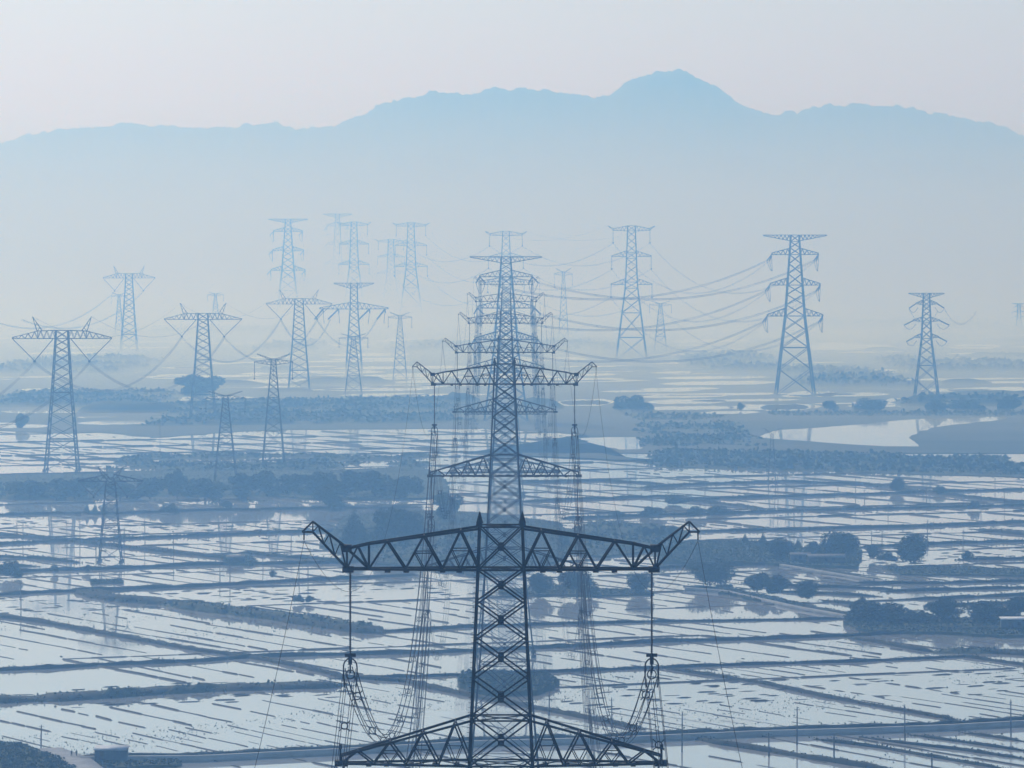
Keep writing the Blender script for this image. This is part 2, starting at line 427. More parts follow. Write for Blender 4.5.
# raised plots that carry trees and buildings
def plot(pix, z, label, mat='grass', name='raised_plot', tuft=0.7, dens=0.05):
    P = [gp(x, y, z) for x, y in pix]
    P = jag(P, 4, 0.6, RNG)
    o = sheet(name, P, mat, label, 'ground', thick=z + 0.4)
    A = np.array(P); lo, hi = A.min(0), A.max(0)
    n = int((hi[0] - lo[0]) * (hi[1] - lo[1]) * dens * 5); tuft = tuft * .5
    c = np.stack([RNG.uniform(lo[0], hi[0], n), RNG.uniform(lo[1], hi[1], n), np.full(n, z + 0.15)], 1)
    ins = np.zeros(n, bool); j = len(A) - 1
    for i in range(len(A)):
        cond = ((A[i, 1] > c[:, 1]) != (A[j, 1] > c[:, 1])) & (c[:, 0] < (A[j, 0] - A[i, 0]) * (c[:, 1] - A[i, 1]) / (A[j, 1] - A[i, 1] + 1e-12) + A[i, 0])
        ins ^= cond; j = i
    c = c[ins]
    TUFTS.append((c, tuft * RNG.uniform(0.5, 1.3, len(c))))
    return c


plot([(-20, 741), (20, 742), (42, 750), (62, 757), (72, 764), (78, 785), (-20, 785)], 1.2, 'rough green bank at the bottom left corner beside a pale track', 'grass', dens=0.5)
plot([(78, 761), (130, 760), (180, 759), (176, 764), (110, 768), (84, 778)], 0.7, 'low weedy ground in front of the shed', 'grass', dens=0.4)
plot([(455, 676), (462, 672), (500, 671), (540, 672), (552, 676), (556, 682), (545, 688), (520, 691), (490, 691), (465, 688)], 1.3, 'grassy island around the feet of the third central tower', 'grass', dens=0.5)
plot([(690, 541), (730, 540), (775, 541), (775, 547), (790, 548), (858, 546), (860, 556), (858, 566), (800, 564), (776, 563), (740, 561), (690, 562), (660, 561), (655, 545)], 1.0, 'dark grassy plot under the clipped round trees and sheds', 'reed', dens=0.25)
plot([(846, 612), (862, 609), (900, 614), (940, 618), (1000, 616), (1060, 615), (1060, 634), (1000, 635), (950, 632), (900, 631), (862, 629), (848, 622)], 0.9, 'dark bank under the grove near the white building', 'reed', dens=0.3)
plot([(-40, 478), (40, 474), (95, 474), (160, 470), (240, 470), (330, 470), (420, 466), (440, 474), (450, 490), (430, 497), (420, 498), (330, 499), (262, 495), (240, 491), (200, 496), (120, 494), (60, 498), (0, 494), (-40, 497)], 0.6, 'dark scrubby bank under the long willow belt', 'reed', dens=0.03)
plot([(345, 515), (420, 510), (480, 512), (560, 522), (570, 540), (560, 560), (520, 572), (480, 575), (430, 568), (380, 563), (340, 552), (320, 545)], 0.7, 'dark weedy ground around the pointed conifer', 'reed', dens=0.1)
plot([(600, 520), (640, 523), (680, 527), (690, 534), (660, 545), (640, 552), (600, 556), (560, 550), (560, 532)], 0.7, 'dark weedy ground beside the crossarm end of the nearest tower', 'reed', dens=0.1)
for k, pp in enumerate([[(742, 583), (790, 586), (850, 588), (900, 590)], [(770, 592), (830, 594), (880, 597)], [(850, 583), (920, 584), (1000, 582), (1060, 581)], [(880, 592), (950, 590), (1060, 587)], [(900, 600), (960, 598), (1060, 594)], [(822, 601), (850, 604), (880, 606)], [(930, 606), (1000, 604), (1060, 602)]]):
    dike(pp, 7, 1.0, '%s broken mud bank behind the grove' % ['first', 'second', 'third', 'fourth', 'fifth', 'sixth', 'seventh'][k], tuft=0.7)
plot([(716, 585), (726, 584), (738, 590), (760, 594), (810, 604), (800, 606), (750, 598), (722, 592)], 0.7, 'narrow bank between the solitary round tree and its neighbour', 'reed', dens=0.25)
plot([(880, 566), (960, 566), (1060, 570), (1060, 576), (960, 574), (900, 574)], 0.6, 'muddy strip behind the dark grove', 'reed', dens=0.2)
plot([(560, 585), (600, 588), (650, 590), (652, 594), (600, 595), (550, 594), (505, 596), (500, 590)], 0.5, 'thin bank under the row of round bushes beyond the nearest tower', 'reed', dens=0.2)
plot([(230, 556), (250, 556), (258, 561), (248, 564), (228, 563), (222, 560)], 0.9, 'small earth mound carrying the plank hut', 'grass', dens=0.3)
plot([(90, 579), (122, 579), (126, 582), (90, 583)], 0.5, 'small islet at the feet of the cup-shaped tower', 'grass', dens=0.4)


# concrete tracks on the dikes
def track(pix, width, z, label):
    p = resample([gp(x, y, z) for x, y in pix], 5); n = len(p)
    t = np.gradient(p, axis=0); t /= np.linalg.norm(t, axis=1, keepdims=True)
    s = np.stack([-t[:, 1], t[:, 0], np.zeros(n)], 1) * width / 2
    V = np.stack([p - s, p + s, p + s - [0, 0, z + .3], p - s - [0, 0, z + .3]], 1).reshape(-1, 3)
    i = np.arange(n - 1)[:, None] * 4
    g = Geo(); g.add(V, np.concatenate([i + np.array([[k, (k + 1) % 4, 4 + (k + 1) % 4, 4 + k]]) for k in range(4)]))
    return tag(g.build('farm_track', 'road'), label, 'track', None, 'structure')


dike([(684, 586.5), (725, 589.5), (790, 604), (850, 615)], 8, 0.9, 'bank carrying the pale track in front of the round trees', tuft=0.6)
track([(686, 587.2), (725, 590), (790, 604.7), (850, 615.5)], 1.5, 1.0, 'pale concrete track slanting past the round trees to the grove')
dike([(776, 563.5), (860, 577.5), (884, 581)], 6, 0.7, 'bank carrying the pale track below the sheds', tuft=0.5)
track([(776, 563), (860, 577), (884, 580.5)], 1.4, 0.8, 'pale concrete track slanting down below the sheds')
track([(46, 748), (62, 753.5), (75, 758), (90, 770), (96, 785)], 7, 1.25, 'pale earth track coming to the shed at the bottom left')
track([(80, 756.3), (200, 755.5), (340, 748.5), (480, 740.5), (600, 737.5), (660, 735), (760, 730.6), (860, 728), (950, 724.5), (1060, 718.5)], 1.6, 1.4, 'narrow concrete track on top of the main bottom dike')

# ------------------------------------------------------------------ ridges that divide the paddies
EU = np.array([0.92, 0.39]); EV = np.array([0.5, -0.866])
RID = Geo()


def ridge_line(a, b, w_, h_, rng, dash=9.0, fill=1.0):
    """chain of low mud humps from a to b (ground xy)"""
    a, b = np.array(a), np.array(b); L = np.linalg.norm(b - a)
    if L < 4: return
    d = (b - a) / L; s = np.array([-d[1], d[0]])
    pos = 0.0; V = []; Fc = []
    n0 = 0
    gate = rng.uniform(0, 1)
    while pos < L:
        l = dash * rng.uniform(0.5, 1.5)
        if rng.uniform() < fill and in_fields(a + d * pos):
            q0 = a + d * pos + s * rng.normal(0, 0.25); q1 = a + d * min(pos + l * (1.12 if fill > .8 else 0.8), L) + s * rng.normal(0, 0.25)
            ww = w_ * rng.uniform(0.5, 1.2) / 2 * 0.40; hh = h_ * rng.uniform(0.4, 1.3) * .62
            e0, e1 = (rng.uniform(.03, .15), rng.uniform(.85, .97)) if dash > 13 else (rng.uniform(.1, .45), rng.uniform(.55, .9)); m0 = q0 + (q1 - q0) * e0; m1 = q0 + (q1 - q0) * e1
            V += [[*q0, -.05], [*(m0 - s * ww), -.05], [*(m0 + s * ww), -.05], [*m0, hh], [*(m1 - s * ww), -.05], [*(m1 + s * ww), -.05], [*m1, hh], [*q1, -.05]]
            k = n0
            Fc += [[k, k + 1, k + 3, k + 3], [k, k + 3, k + 2, k + 2], [k + 1, k + 4, k + 6, k + 3], [k + 3, k + 6, k + 5, k + 2], [k + 4, k + 7, k + 6, k + 6], [k + 6, k + 7, k + 5, k + 5]]
            n0 += 8
        pos += l
    if V:
        Fc = np.array(Fc); tri = Fc[:, 2] == Fc[:, 3]
        base = RID.n
        RID.v.append(np.array(V)); RID.n += len(V)
        RID.f[4].append(Fc[~tri] + base); RID.f[3].append(Fc[tri][:, :3] + base)


NX = np.array([e[0] for e in near_edge], float); NY = np.array([e[1] for e in near_edge], float)


def in_fields(p):
    if p[1] < 900: return True
    x = 512 + p[0] / p[1] * F
    return HY + F * CH / p[1] > np.interp(x, NX, NY) + 1.5


def visible(p, margin=40):
    if p[1] < 950 or p[1] > 3400: return False
    x = 512 + p[0] / p[1] * F
    return -margin < x < 1024 + margin


rg = np.random.default_rng(5)
v = -4200.0
while v < 200:
    dist_mid = None
    band = rg.uniform(48, 105)
    u = -1500 + rg.uniform(0, 100)
    while u < 3200:
        ul = rg.uniform(110, 260)
        c0 = EU * u + EV * v
        cm = EU * (u + ul / 2) + EV * (v + band / 2)
        if visible(cm, 260):
            far = cm[1] > 1950
            style = rg.choice(['rows', 'rows', 'rows', 'dash', 'thin', 'plain'])
            if far: style = rg.choice(['rows', 'rows', 'thin', 'plain'])
            if 1040 < cm[1] < 1350: style = rg.choice(['dash', 'thin', 'thin', 'rows', 'rows'])
            jit = rg.uniform(0, 12)
            sp = {'rows': rg.uniform(11, 17), 'dash': rg.uniform(8, 12), 'thin': rg.uniform(6, 9), 'plain': rg.uniform(16, 26)}[style]
            if far: sp *= 2.1
            k = jit
            while k < ul:
                a_ = c0 + EU * k + EV * rg.uniform(-3, 6); b_ = a_ + EV * (band - rg.uniform(0, 10)) + EU * rg.normal(0, 1.0)
                if style == 'rows': ridge_line(a_, b_, 2.2 if far else 1.6, 0.75 if far else 0.45, rg, 30 if far else 15, 0.99 if far or rg.uniform() < .75 else 0.7)
                elif style == 'dash':
                    if rg.uniform() < .22: ridge_line(a_, b_, 1.3, 0.4, rg, 12, 0.8)
                    pr = rg.choice([0.35, 0.55, 0.8])
                    for t_ in np.arange(rg.uniform(0, 5), band, rg.uniform(4, 6.5)):
                        if rg.uniform() < pr:
                            q_ = a_ + EV * (t_ + rg.normal(0, 1.2)); l_ = rg.uniform(3.5, 8)
                            ridge_line(q_, q_ + EU * l_ + EV * rg.normal(0, .5), 1.0, 0.5 if far else 0.34, rg, 9, 1.0)
                elif style == 'thin': ridge_line(a_, b_, 1.0, 0.45 if far else 0.26, rg, 14, rg.choice([0.5, 0.85]))
                else: ridge_line(a_, b_, 1.2, 0.4, rg, 10, 0.5)
                k += sp * rg.uniform(0.85, 1.15)
            # borders of the plot
            if cm[1] > 1500 or rg.uniform() < 0.25:
                ridge_line(c0, c0 + EU * ul, 3.2, 0.9 if far else 0.55, rg, 14, 0.97)
            if rg.uniform() < (0.8 if cm[1] > 1500 else 0.3):
                ridge_line(c0, c0 + EV * band, 2.8, 0.85 if far else 0.55, rg, 14, 0.97)
        u += ul
    v += band
tag(RID.build('paddy_ridges', 'ridge'), 'low broken mud ridges dividing the flooded paddies into rows', 'ridges', None, 'structure')


# ================================================================== VEGETATION
def crown_mesh(seed, kind):
    """unit tree (height 1): crown of leaf clumps, trunk with limbs"""
    r = np.random.default_rng(seed); g = Geo(); t = Geo()
    lobes = []
    if kind == 'round':
        for _ in range(11):
            a_ = r.uniform(0, 6.28); q = r.uniform(0, 0.30)
            lobes.append((q * math.cos(a_), q * math.sin(a_), r.uniform(0.42, 0.72), r.uniform(0.17, 0.27)))
        n, ls, th = 5200, 0.036, 0.2
    elif kind == 'loose':
        for _ in range(14):
            a_ = r.uniform(0, 6.28); q = r.uniform(0.08, 0.36)
            lobes.append((q * math.cos(a_), q * math.sin(a_), r.uniform(0.35, 0.85), r.uniform(0.10, 0.19)))
        n, ls, th = 3800, 0.036, 0.22
    elif kind == 'bush':
        for _ in range(10):
            a_ = r.uniform(0, 6.28); q = r.uniform(0, 0.55)
            lobes.append((q * math.cos(a_), q * math.sin(a_), r.uniform(0.18, 0.62) * (1 - .4 * q), r.uniform(0.2, 0.34)))
        n, ls, th = 3200, 0.05, 0.1
    elif kind == 'cone':
        for i in range(16):
            z = 0.08 + 0.86 * i / 15; rad = 0.24 * (1 - z) + 0.045
            a_ = r.uniform(0, 6.28)
            lobes.append((0.05 * math.cos(a_) * (1 - z), 0.05 * math.sin(a_) * (1 - z), z, rad * r.uniform(0.8, 1.2)))
        n, ls, th = 4200, 0.03, 0.1
    else:  # willow, broad and drooping
        for _ in range(13):
            a_ = r.uniform(0, 6.28); q = r.uniform(0.05, 0.42)
            lobes.append((q * math.cos(a_), q * math.sin(a_), r.uniform(0.3, 0.78) - .25 * q, r.uniform(0.14, 0.25)))
        n, ls, th = 4200, 0.04, 0.18
    L = np.array(lobes)
    idx = r.choice(len(L), n, p=L[:, 3] ** 2 / (L[:, 3] ** 2).sum())
    dv = r.normal(size=(n, 3)); dv /= np.linalg.norm(dv, axis=1, keepdims=True)
    rad = L[idx, 3] * r.uniform(0.35, 1.05, n) ** 0.5
    c = L[idx, :3] + dv * rad[:, None] * np.array([1, 1, 0.85])
    c[:, 2] = np.abs(c[:, 2])
    zb = {'round': .10, 'loose': .12, 'willow': .04, 'bush': 0.0, 'cone': 0.02}[kind]
    lo, hi = np.percentile(c[:, 2], 1), np.percentile(c[:, 2], 99.3)
    kz = (1 - zb) / (hi - lo); kx = 1.0 / (np.percentile(c[:, 0], 98.5) - np.percentile(c[:, 0], 1.5))
    c[:, 2] = zb + (c[:, 2] - lo) * kz; c[:, :2] *= kx
    lobes = [(q_[0] * kx, q_[1] * kx, zb + (q_[2] - lo) * kz, q_[3]) for q_ in lobes]
    g.quads(c, ls, r, 0.3)
    t.seg([((0, 0, -0.04), (0.01, 0, 0.25), 0.035, 0.026), ((0.01, 0, 0.25), (0.0, 0.01, 0.55), 0.026, 0.013)], 6)
    for lx, ly, lz, lr in lobes[:7]:
        t.seg([((0.005, 0, min(0.22, lz * .6)), (lx * .8, ly * .8, lz), 0.015, 0.005)], 5)
    return g.mesh('crown', 'leaf_b' if kind == 'bush' else 'leaf_a'), t.mesh('trunk', 'bark')


TREE = {}
for i, k in enumerate(['round', 'round', 'loose', 'bush', 'bush', 'cone', 'willow', 'willow', 'round']):
    TREE.setdefault(k, []).append(crown_mesh(40 + i, k))
tcount = 0


def tree(kind, x, yb, h, wpx, label, group=None, name=None, cat=None, z=0.3):
    """tree with its foot at pixel (x, yb), h and wpx in pixels"""
    global tcount
    p = gp(x, yb, z); s = p[1] / F
    vs = TREE[kind]; cm, tm = vs[tcount % len(vs)]; tcount += 1
    e_ = empty(name or {'bush': 'shrub', 'cone': 'conifer', 'willow': 'willow_tree'}.get(kind, 'tree'), p, random.uniform(0, 6.28))
    hw = wpx * s
    e_.scale = (hw, hw, h * s)
    tag(e_, label, cat or {'bush': 'bush', 'cone': 'conifer'}.get(kind, 'tree'), group)
    for nm, me in (('crown', cm), ('trunk', tm)):
        o = bpy.data.objects.new(nm, me); COL.objects.link(o); o.parent = e_
    return e_


GR = 'trees between the flooded fields'
TL = [
    ('round', 710, 585, 24, 29, 'solitary round dark tree with its round reflection just below'),
    ('loose', 757, 592, 19, 26, 'loose double-headed tree right of the solitary round tree'),
    ('bush', 773, 593, 17, 24, 'dense bush leaning on the loose double-headed tree'),
    ('round', 808, 598.5, 18, 22, 'small round tree at the pale track, left of the dark grove'),
    ('round', 839, 561, 28, 35, 'broad dome-shaped tree, largest one beside the sheds'),
    ('round', 779, 559, 20, 24, 'low dome-shaped tree left of the sheds'),
    ('round', 914, 563, 28, 30, 'tall round tree standing alone right of the broad dome-shaped tree'),
    ('loose', 874, 559, 14, 13, 'small ragged tree between the two biggest dome-shaped trees'),
    ('bush', 817, 553, 11, 16, 'small rounded bush at the shoulder of the broad dome-shaped tree'),
    ('cone', 745, 543, 9, 6, 'tiny dark cypress on the grassy plot, left one of two'),
    ('cone', 763, 545, 12, 7, 'slender dark cypress on the grassy plot, right one of two'),
    ('cone', 798, 549, 10, 7, 'thin cypress between the low dome-shaped tree and the bush'),
    ('bush', 966, 560, 9, 11, 'small pointed bush alone on a thin dike'),
    ('bush', 886, 561, 9, 14, 'low bush at the foot of the tall round tree'),
    ('loose', 859, 620, 22, 18, 'pointed tree at the left end of the dark grove'),
    ('bush', 878, 622, 20, 44, 'wide rounded thicket beside the pointed tree of the grove'),
    ('bush', 908, 624, 13, 40, 'low thicket in the middle of the dark grove'),
    ('round', 948, 622, 24, 28, 'dark round-topped tree in the middle of the grove'),
    ('willow', 985, 624, 22, 40, 'broad dark tree left of the white building'),
    ('willow', 1013, 620, 22, 36, 'dark tree behind the white building'),
    ('bush', 934, 612, 10, 14, 'small bush behind the round-topped tree of the grove'),
    ('round', 898, 491, 13, 14, 'small square-looking tree mirrored in the water above the tall round tree'),
    ('bush', 940, 493, 7, 12, 'tiny bush right of the small square-looking tree'),
    ('bush', 974, 509, 8, 8, 'small bush on the bushy dike at the far right'),
    ('round', 640, 592, 19, 21, 'round bushy tree right of the nearest tower, last of the row'),
    ('round', 577, 594, 22, 30, 'large round bushy tree directly beyond the nearest tower crossarm'),
    ('round', 539, 594, 20, 22, 'round bushy tree touching the body of the nearest tower'),
    ('bush', 632, 411, 15, 26, 'grey hump of a tree on the far plain left of the river'),
    ('round', 830, 411, 10, 12, 'small round tree behind the river bend'),
    ('loose', 741, 411, 8, 8, 'tiny tree on the far plain left of the river bend'),
    ('loose', 648, 538, 11, 12, 'left tree of three above the crossarm tip of the nearest tower'),
    ('loose', 661, 537, 11, 11, 'middle tree of three above the crossarm tip of the nearest tower'),
    ('loose', 674, 538, 12, 12, 'right tree of three above the crossarm tip of the nearest tower'),
    ('bush', 673, 504, 8, 26, 'low scrub mound on a thin dike in the middle distance'),
    ('bush', 620, 517, 6, 14, 'leftmost low bush of the bushy dike in the middle distance'),
    ('bush', 652, 516, 9, 18, 'second low bush of the bushy dike in the middle distance'),
    ('bush', 692, 516, 9, 20, 'third low bush of the bushy dike, beside the crossarm tip'),
    ('bush', 718, 513, 7, 16, 'last low bush of the bushy dike in the middle distance'),
    ('cone', 354, 548, 36, 26, 'dark pointed conifer left of the nearest tower'),
    ('willow', 388, 545, 36, 34, 'dark broad tree with two peaks right of the pointed conifer'),
    ('willow', 408, 545, 32, 28, 'dark tree against the body of the two-peaked tree'),
    ('willow', 445, 520, 26, 30, 'hazy tree just above the crossarm of the nearest tower'),
    ('bush', 20, 427, 13, 14, 'round hazy bush left of the wide T-shaped tower foot'),
    ('bush', 12, 577, 16, 18, 'ragged bush on the dike at the left frame edge'),
    ('bush', 56, 572, 7, 8, 'small bush on the dike left of the cup-shaped tower'),
    ('bush', 88, 571, 6, 8, 'small bush at the left foot of the cup-shaped tower'),
    ('loose', 273, 577.5, 7, 7, 'tiny lone tree mirrored in the water right of the plank hut'),
    ('bush', 298, 602, 7, 8, 'small bush in the water, left of a pair'),
    ('bush', 308, 602, 6, 9, 'small bush in the water, right of a pair'),
    ('willow', 195, 398, 28, 48, 'big rounded tree clump at the foot of the second T-shaped tower'),
    ('cone', 87, 513, 9, 5, 'tiny pointed shrub in the water, first of three left of the cup-shaped tower'),
    ('cone', 95, 513, 9, 5, 'tiny pointed shrub in the water, second of three left of the cup-shaped tower'),
    ('cone', 103.5, 513, 9, 5, 'tiny pointed shrub in the water, nearest to the cup-shaped tower'),
    ('bush', 170, 513, 9, 13, 'round bush on the dike in front of the willow belt'),
    ('bush', 229, 508, 7, 14, 'low bush on the dike below the slim tower in the willow belt'),
    ('loose', 177, 497, 27, 20, 'tall pale willow standing out of the left willow belt'),
    ('willow', 30, 497, 20, 40, 'wide willow at the left end of the belt'),
    ('willow', 75, 498, 24, 46, 'second wide willow from the left end of the belt'),
    ('willow', 120, 498, 22, 40, 'willow behind the top of the cup-shaped tower'),
    ('willow', 150, 498, 24, 34, 'willow between the cup-shaped tower and the tall pale willow'),
    ('willow', 205, 500, 26, 40, 'willow behind the legs of the slim tower'),
    ('willow', 242, 498, 30, 34, 'tall willow right of the slim tower legs'),
    ('willow', 266, 494, 28, 28, 'narrow tall willow near the middle of the belt'),
    ('willow', 292, 494, 24, 30, 'low willow just right of the middle of the belt'),
    ('willow', 320, 497, 30, 34, 'full round willow above the crossarm tip of the nearest tower'),
    ('willow', 345, 497, 32, 36, 'largest willow of the belt, above the pointed conifer'),
    ('willow', 375, 496, 30, 36, 'willow at the right end of the belt'),
    ('willow', 330, 508, 22, 30, 'lower willow in front of the largest willow'),
    ('willow', 405, 498, 26, 32, 'hazy willow between the belt and the central towers'),
    ('round', 872, 412, 13, 22, 'grey tree beside the far farmhouse'), ('bush', 940, 412, 12, 20, 'grey tree behind the pale river tip'),
    ('bush', 968, 411, 11, 26, 'grey wide tree right of the river tip'), ('bush', 1004, 411, 14, 24, 'grey tall tree at the right frame edge beyond the river'),
]
for t_ in TL:
    kind, x, yb, h, wp, lb = t_
    if kind == 'willow' and yb < 505: h *= .8
    tree(kind, x, yb, h, wp, lb, GR, z=0.6)


def canopy(name, x0, x1, y, hgt, depth, label, cell=3.5, group=None, taper=0.2, mat='canopy', slope=0.0, rng=RNG, gap=0.0):
    far = y < 480
    if far and 'reed' in label: hgt *= .42; mat = 'reed'
    if y < 400: hgt *= .6; gap = max(gap, .22)
    a_, b_ = gp(x0, y), gp(x1, y + slope); L = np.linalg.norm(b_ - a_)
    n = max(8, int(L / cell)); m_ = max(5, int(depth / cell))
    u_ = np.linspace(0, 1, n)[:, None]; q = np.linspace(0, 1, m_)[None, :]
    env0 = (vnoise(n, m_, 6, rng) - .5) * .5
    env = np.minimum(1, np.minimum(u_, 1 - u_) / taper + 0) ** 0.6 * np.minimum(1, np.minimum(q, 1 - q) * m_ / 2.5) ** 0.7
    env = np.clip(env + env0 * (env < .95), 0, 1)
    big = vnoise(n, m_, 9, rng); mid = vnoise(n, m_, 3, rng); sm = rng.uniform(0, 1, (n, m_)) * (.8 if far else 1)
    h = hgt * (0.25 + 0.5 * big + 0.35 * mid + 0.2 * sm) * env
    if gap: h *= np.clip((big * .6 + mid * .4 - gap) * 4, 0, 1)
    P = a_[None, None, :] + (b_ - a_)[None, None, :] * u_[:, :, None] + np.array([0, 1.0, 0])[None, None, :] * (q * depth)[:, :, None]
    P = P + rng.normal(0, cell * 0.22, P.shape) * [1, 1, 0]
    P[:, :, 2] = h - 0.3
    i, j = np.meshgrid(np.arange(n - 1), np.arange(m_ - 1), indexing='ij'); k = (i * m_ + j).ravel()
    g = Geo(); g.add(P.reshape(-1, 3), np.stack([k, k + m_, k + m_ + 1, k + 1], 1))
    c = P.reshape(-1, 3)[(h > hgt * 0.3).ravel()]
    if len(c) and (not far or name == 'woodland' or mat == 'reed'):
        c = c[rng.integers(0, len(c), min(len(c) * 2, 40000))] + rng.normal(0, cell * .3, (min(len(c) * 2, 40000), 3)) * [1, 1, .5]
        g.quads(c, cell * 0.35, rng)
    return tag(g.build(name, mat, smooth=False), label, 'wood' if 'wood' in name else 'scrub', group, 'stuff')


canopy('woodland', -30, 165, 408, 5, 300, 'dark wooded rise at the far left', 4, gap=.2)
canopy('woodland', 130, 490, 427, 4, 420, 'long dark wood belt behind the striped paddies', 4, taper=.2, gap=.26, slope=-4)
canopy('woodland', 140, 330, 411, 5, 60, 'darker ragged back edge of the long wood belt', 3.5, taper=.15, gap=.2)
canopy('scrub', 645, 1060, 468, 3.2, 215, 'broad dark reed and scrub bed in front of the river', 4, taper=.16, slope=9, gap=.15)
canopy('scrub', 640, 772, 447, 3, 480, 'dark reed bed left of the river', 4, taper=.35, gap=.3)
canopy('scrub', 770, 1060, 416.5, 3, 70, 'dark reed strip along the back of the river', 4, taper=.05)
canopy('woodland', -30, 135, 374, 9, 420, 'hazy wood on the plain at the far left', 7)
canopy('woodland', 250, 318, 352, 11, 300, 'hazy hump of wood left of the strain tower', 7)
canopy('woodland', 690, 800, 372, 9, 520, 'hazy wood behind the angle tower', 7)
canopy('woodland', 800, 930, 388, 7, 520, 'hazy wood left of the smaller three-armed tower', 7)
canopy('woodland', 900, 1060, 372, 8, 420, 'hazy wood at the far right', 7)
canopy('woodland', 900, 1050, 407, 7, 120, 'tree line behind the tip of the river', 4.5, gap=.3)
canopy('woodland', 380, 640, 352, 10, 300, 'faint tree line behind the central towers', 7, gap=.35)
canopy('woodland', 30, 300, 336, 10, 420, 'very faint tree line in the left haze', 9, gap=.3)
canopy('woodland', 640, 1040, 330, 12, 500, 'very faint tree line in the right haze', 9, gap=.3)
canopy('woodland', 930, 1060, 300, 22, 700, 'faint wooded knoll deep in the right haze', 12)
canopy('woodland', -30, 60, 318, 14, 600, 'faint wooded knoll deep in the left haze', 12)
rs = np.random.default_rng(33)
for k in range(22):
    y_ = 335 + 80 * rs.uniform(); x_ = rs.uniform(-20, 1000); l_ = rs.uniform(25, 120)
    canopy('treeline', x_, x_ + l_, y_, rs.uniform(4, 9), rs.uniform(25, 90), 'thin faint tree line between far hazy fields', 5, gap=.3, rng=rs)
canopy('scrub', 85, 225, 700, 2.4, 7, 'ragged bushes on the broad overgrown dike', 1.1, mat='leaf_b', slope=-9, gap=.25)
canopy('scrub', 220, 320, 689, 1.6, 6, 'thin line of weeds on the end of the overgrown dike', 1.1, mat='leaf_b', slope=-2, gap=.2)
canopy('scrub', 160, 385, 606.5, 3.0, 12, 'thick bushes covering the slanting embankment', 1.5, mat='leaf_b', slope=28, taper=.12)
canopy('scrub', 95, 428, 472, 1.6, 190, 'patchy wet scrub in front of the striped far paddies', 3, mat='reed', gap=.34, taper=.1)
canopy('scrub', 95, 420, 497, 3.0, 60, 'tangled undergrowth beneath the willow belt', 2.5, mat='leaf_b', taper=.05)
canopy('scrub', -30, 100, 499, 3.0, 90, 'tangled undergrowth at the left end of the willow belt', 2.5, mat='leaf_b', taper=.1)
canopy('scrub', 850, 1050, 629, 1.8, 18, 'weeds along the water edge of the grove', 1.5, mat='leaf_b', slope=4)
canopy('scrub', 370, 500, 563, 3.0, 160, 'weedy thicket behind the crossarm of the nearest tower', 2.5, mat='leaf_b', gap=.2)
canopy('scrub', 570, 690, 551, 3.0, 120, 'weedy thicket beyond the right crossarm of the nearest tower', 2.5, mat='leaf_b', gap=.15)
canopy('scrub', 458, 552, 687, 0.7, 45, 'weeds on the island of the third central tower', 1.8, mat='grass')
canopy('scrub', 930, 1050, 654, 1.6, 10, 'bushes on the thick bank below the white building', 1.3, mat='leaf_b')

tg = Geo()
c = np.concatenate([t_[0] for t_ in TUFTS]); s_ = np.concatenate([t_[1] for t_ in TUFTS])
tg.quads(c, s_, RNG)
# rice stubble between the ridges of the nearer fields
n = 26000
xx = RNG.uniform(-30, 1054, n); yy = RNG.uniform(560, 772, n)
dd = F * CH / (yy - HY); P = np.stack([(xx - 512) / F * dd, dd, np.full(n, 0.03)], 1)
nz = np.sin(P[:, 0] * .021 + 1.3) * np.sin(P[:, 1] * .017 + P[:, 0] * .008) + 0.6 * np.sin(P[:, 0] * .06 - P[:, 1] * .045)
P = P[nz > 0.55]
tg.quads(P, 0.2 * RNG.uniform(0.5, 1.4, len(P)), RNG)
tag(tg.build('grass', 'grass'), 'tufts of grass and rice stubble on the dikes and in the shallow fields', 'grass', None, 'stuff')


# ================================================================== TOWERS
def interp(prof, z):
    zs = [p[0] for p in prof]; ws = [p[1] for p in prof]
    return float(np.interp(z, zs[::-1] if zs[0] > zs[-1] else zs, ws[::-1] if zs[0] > zs[-1] else ws))


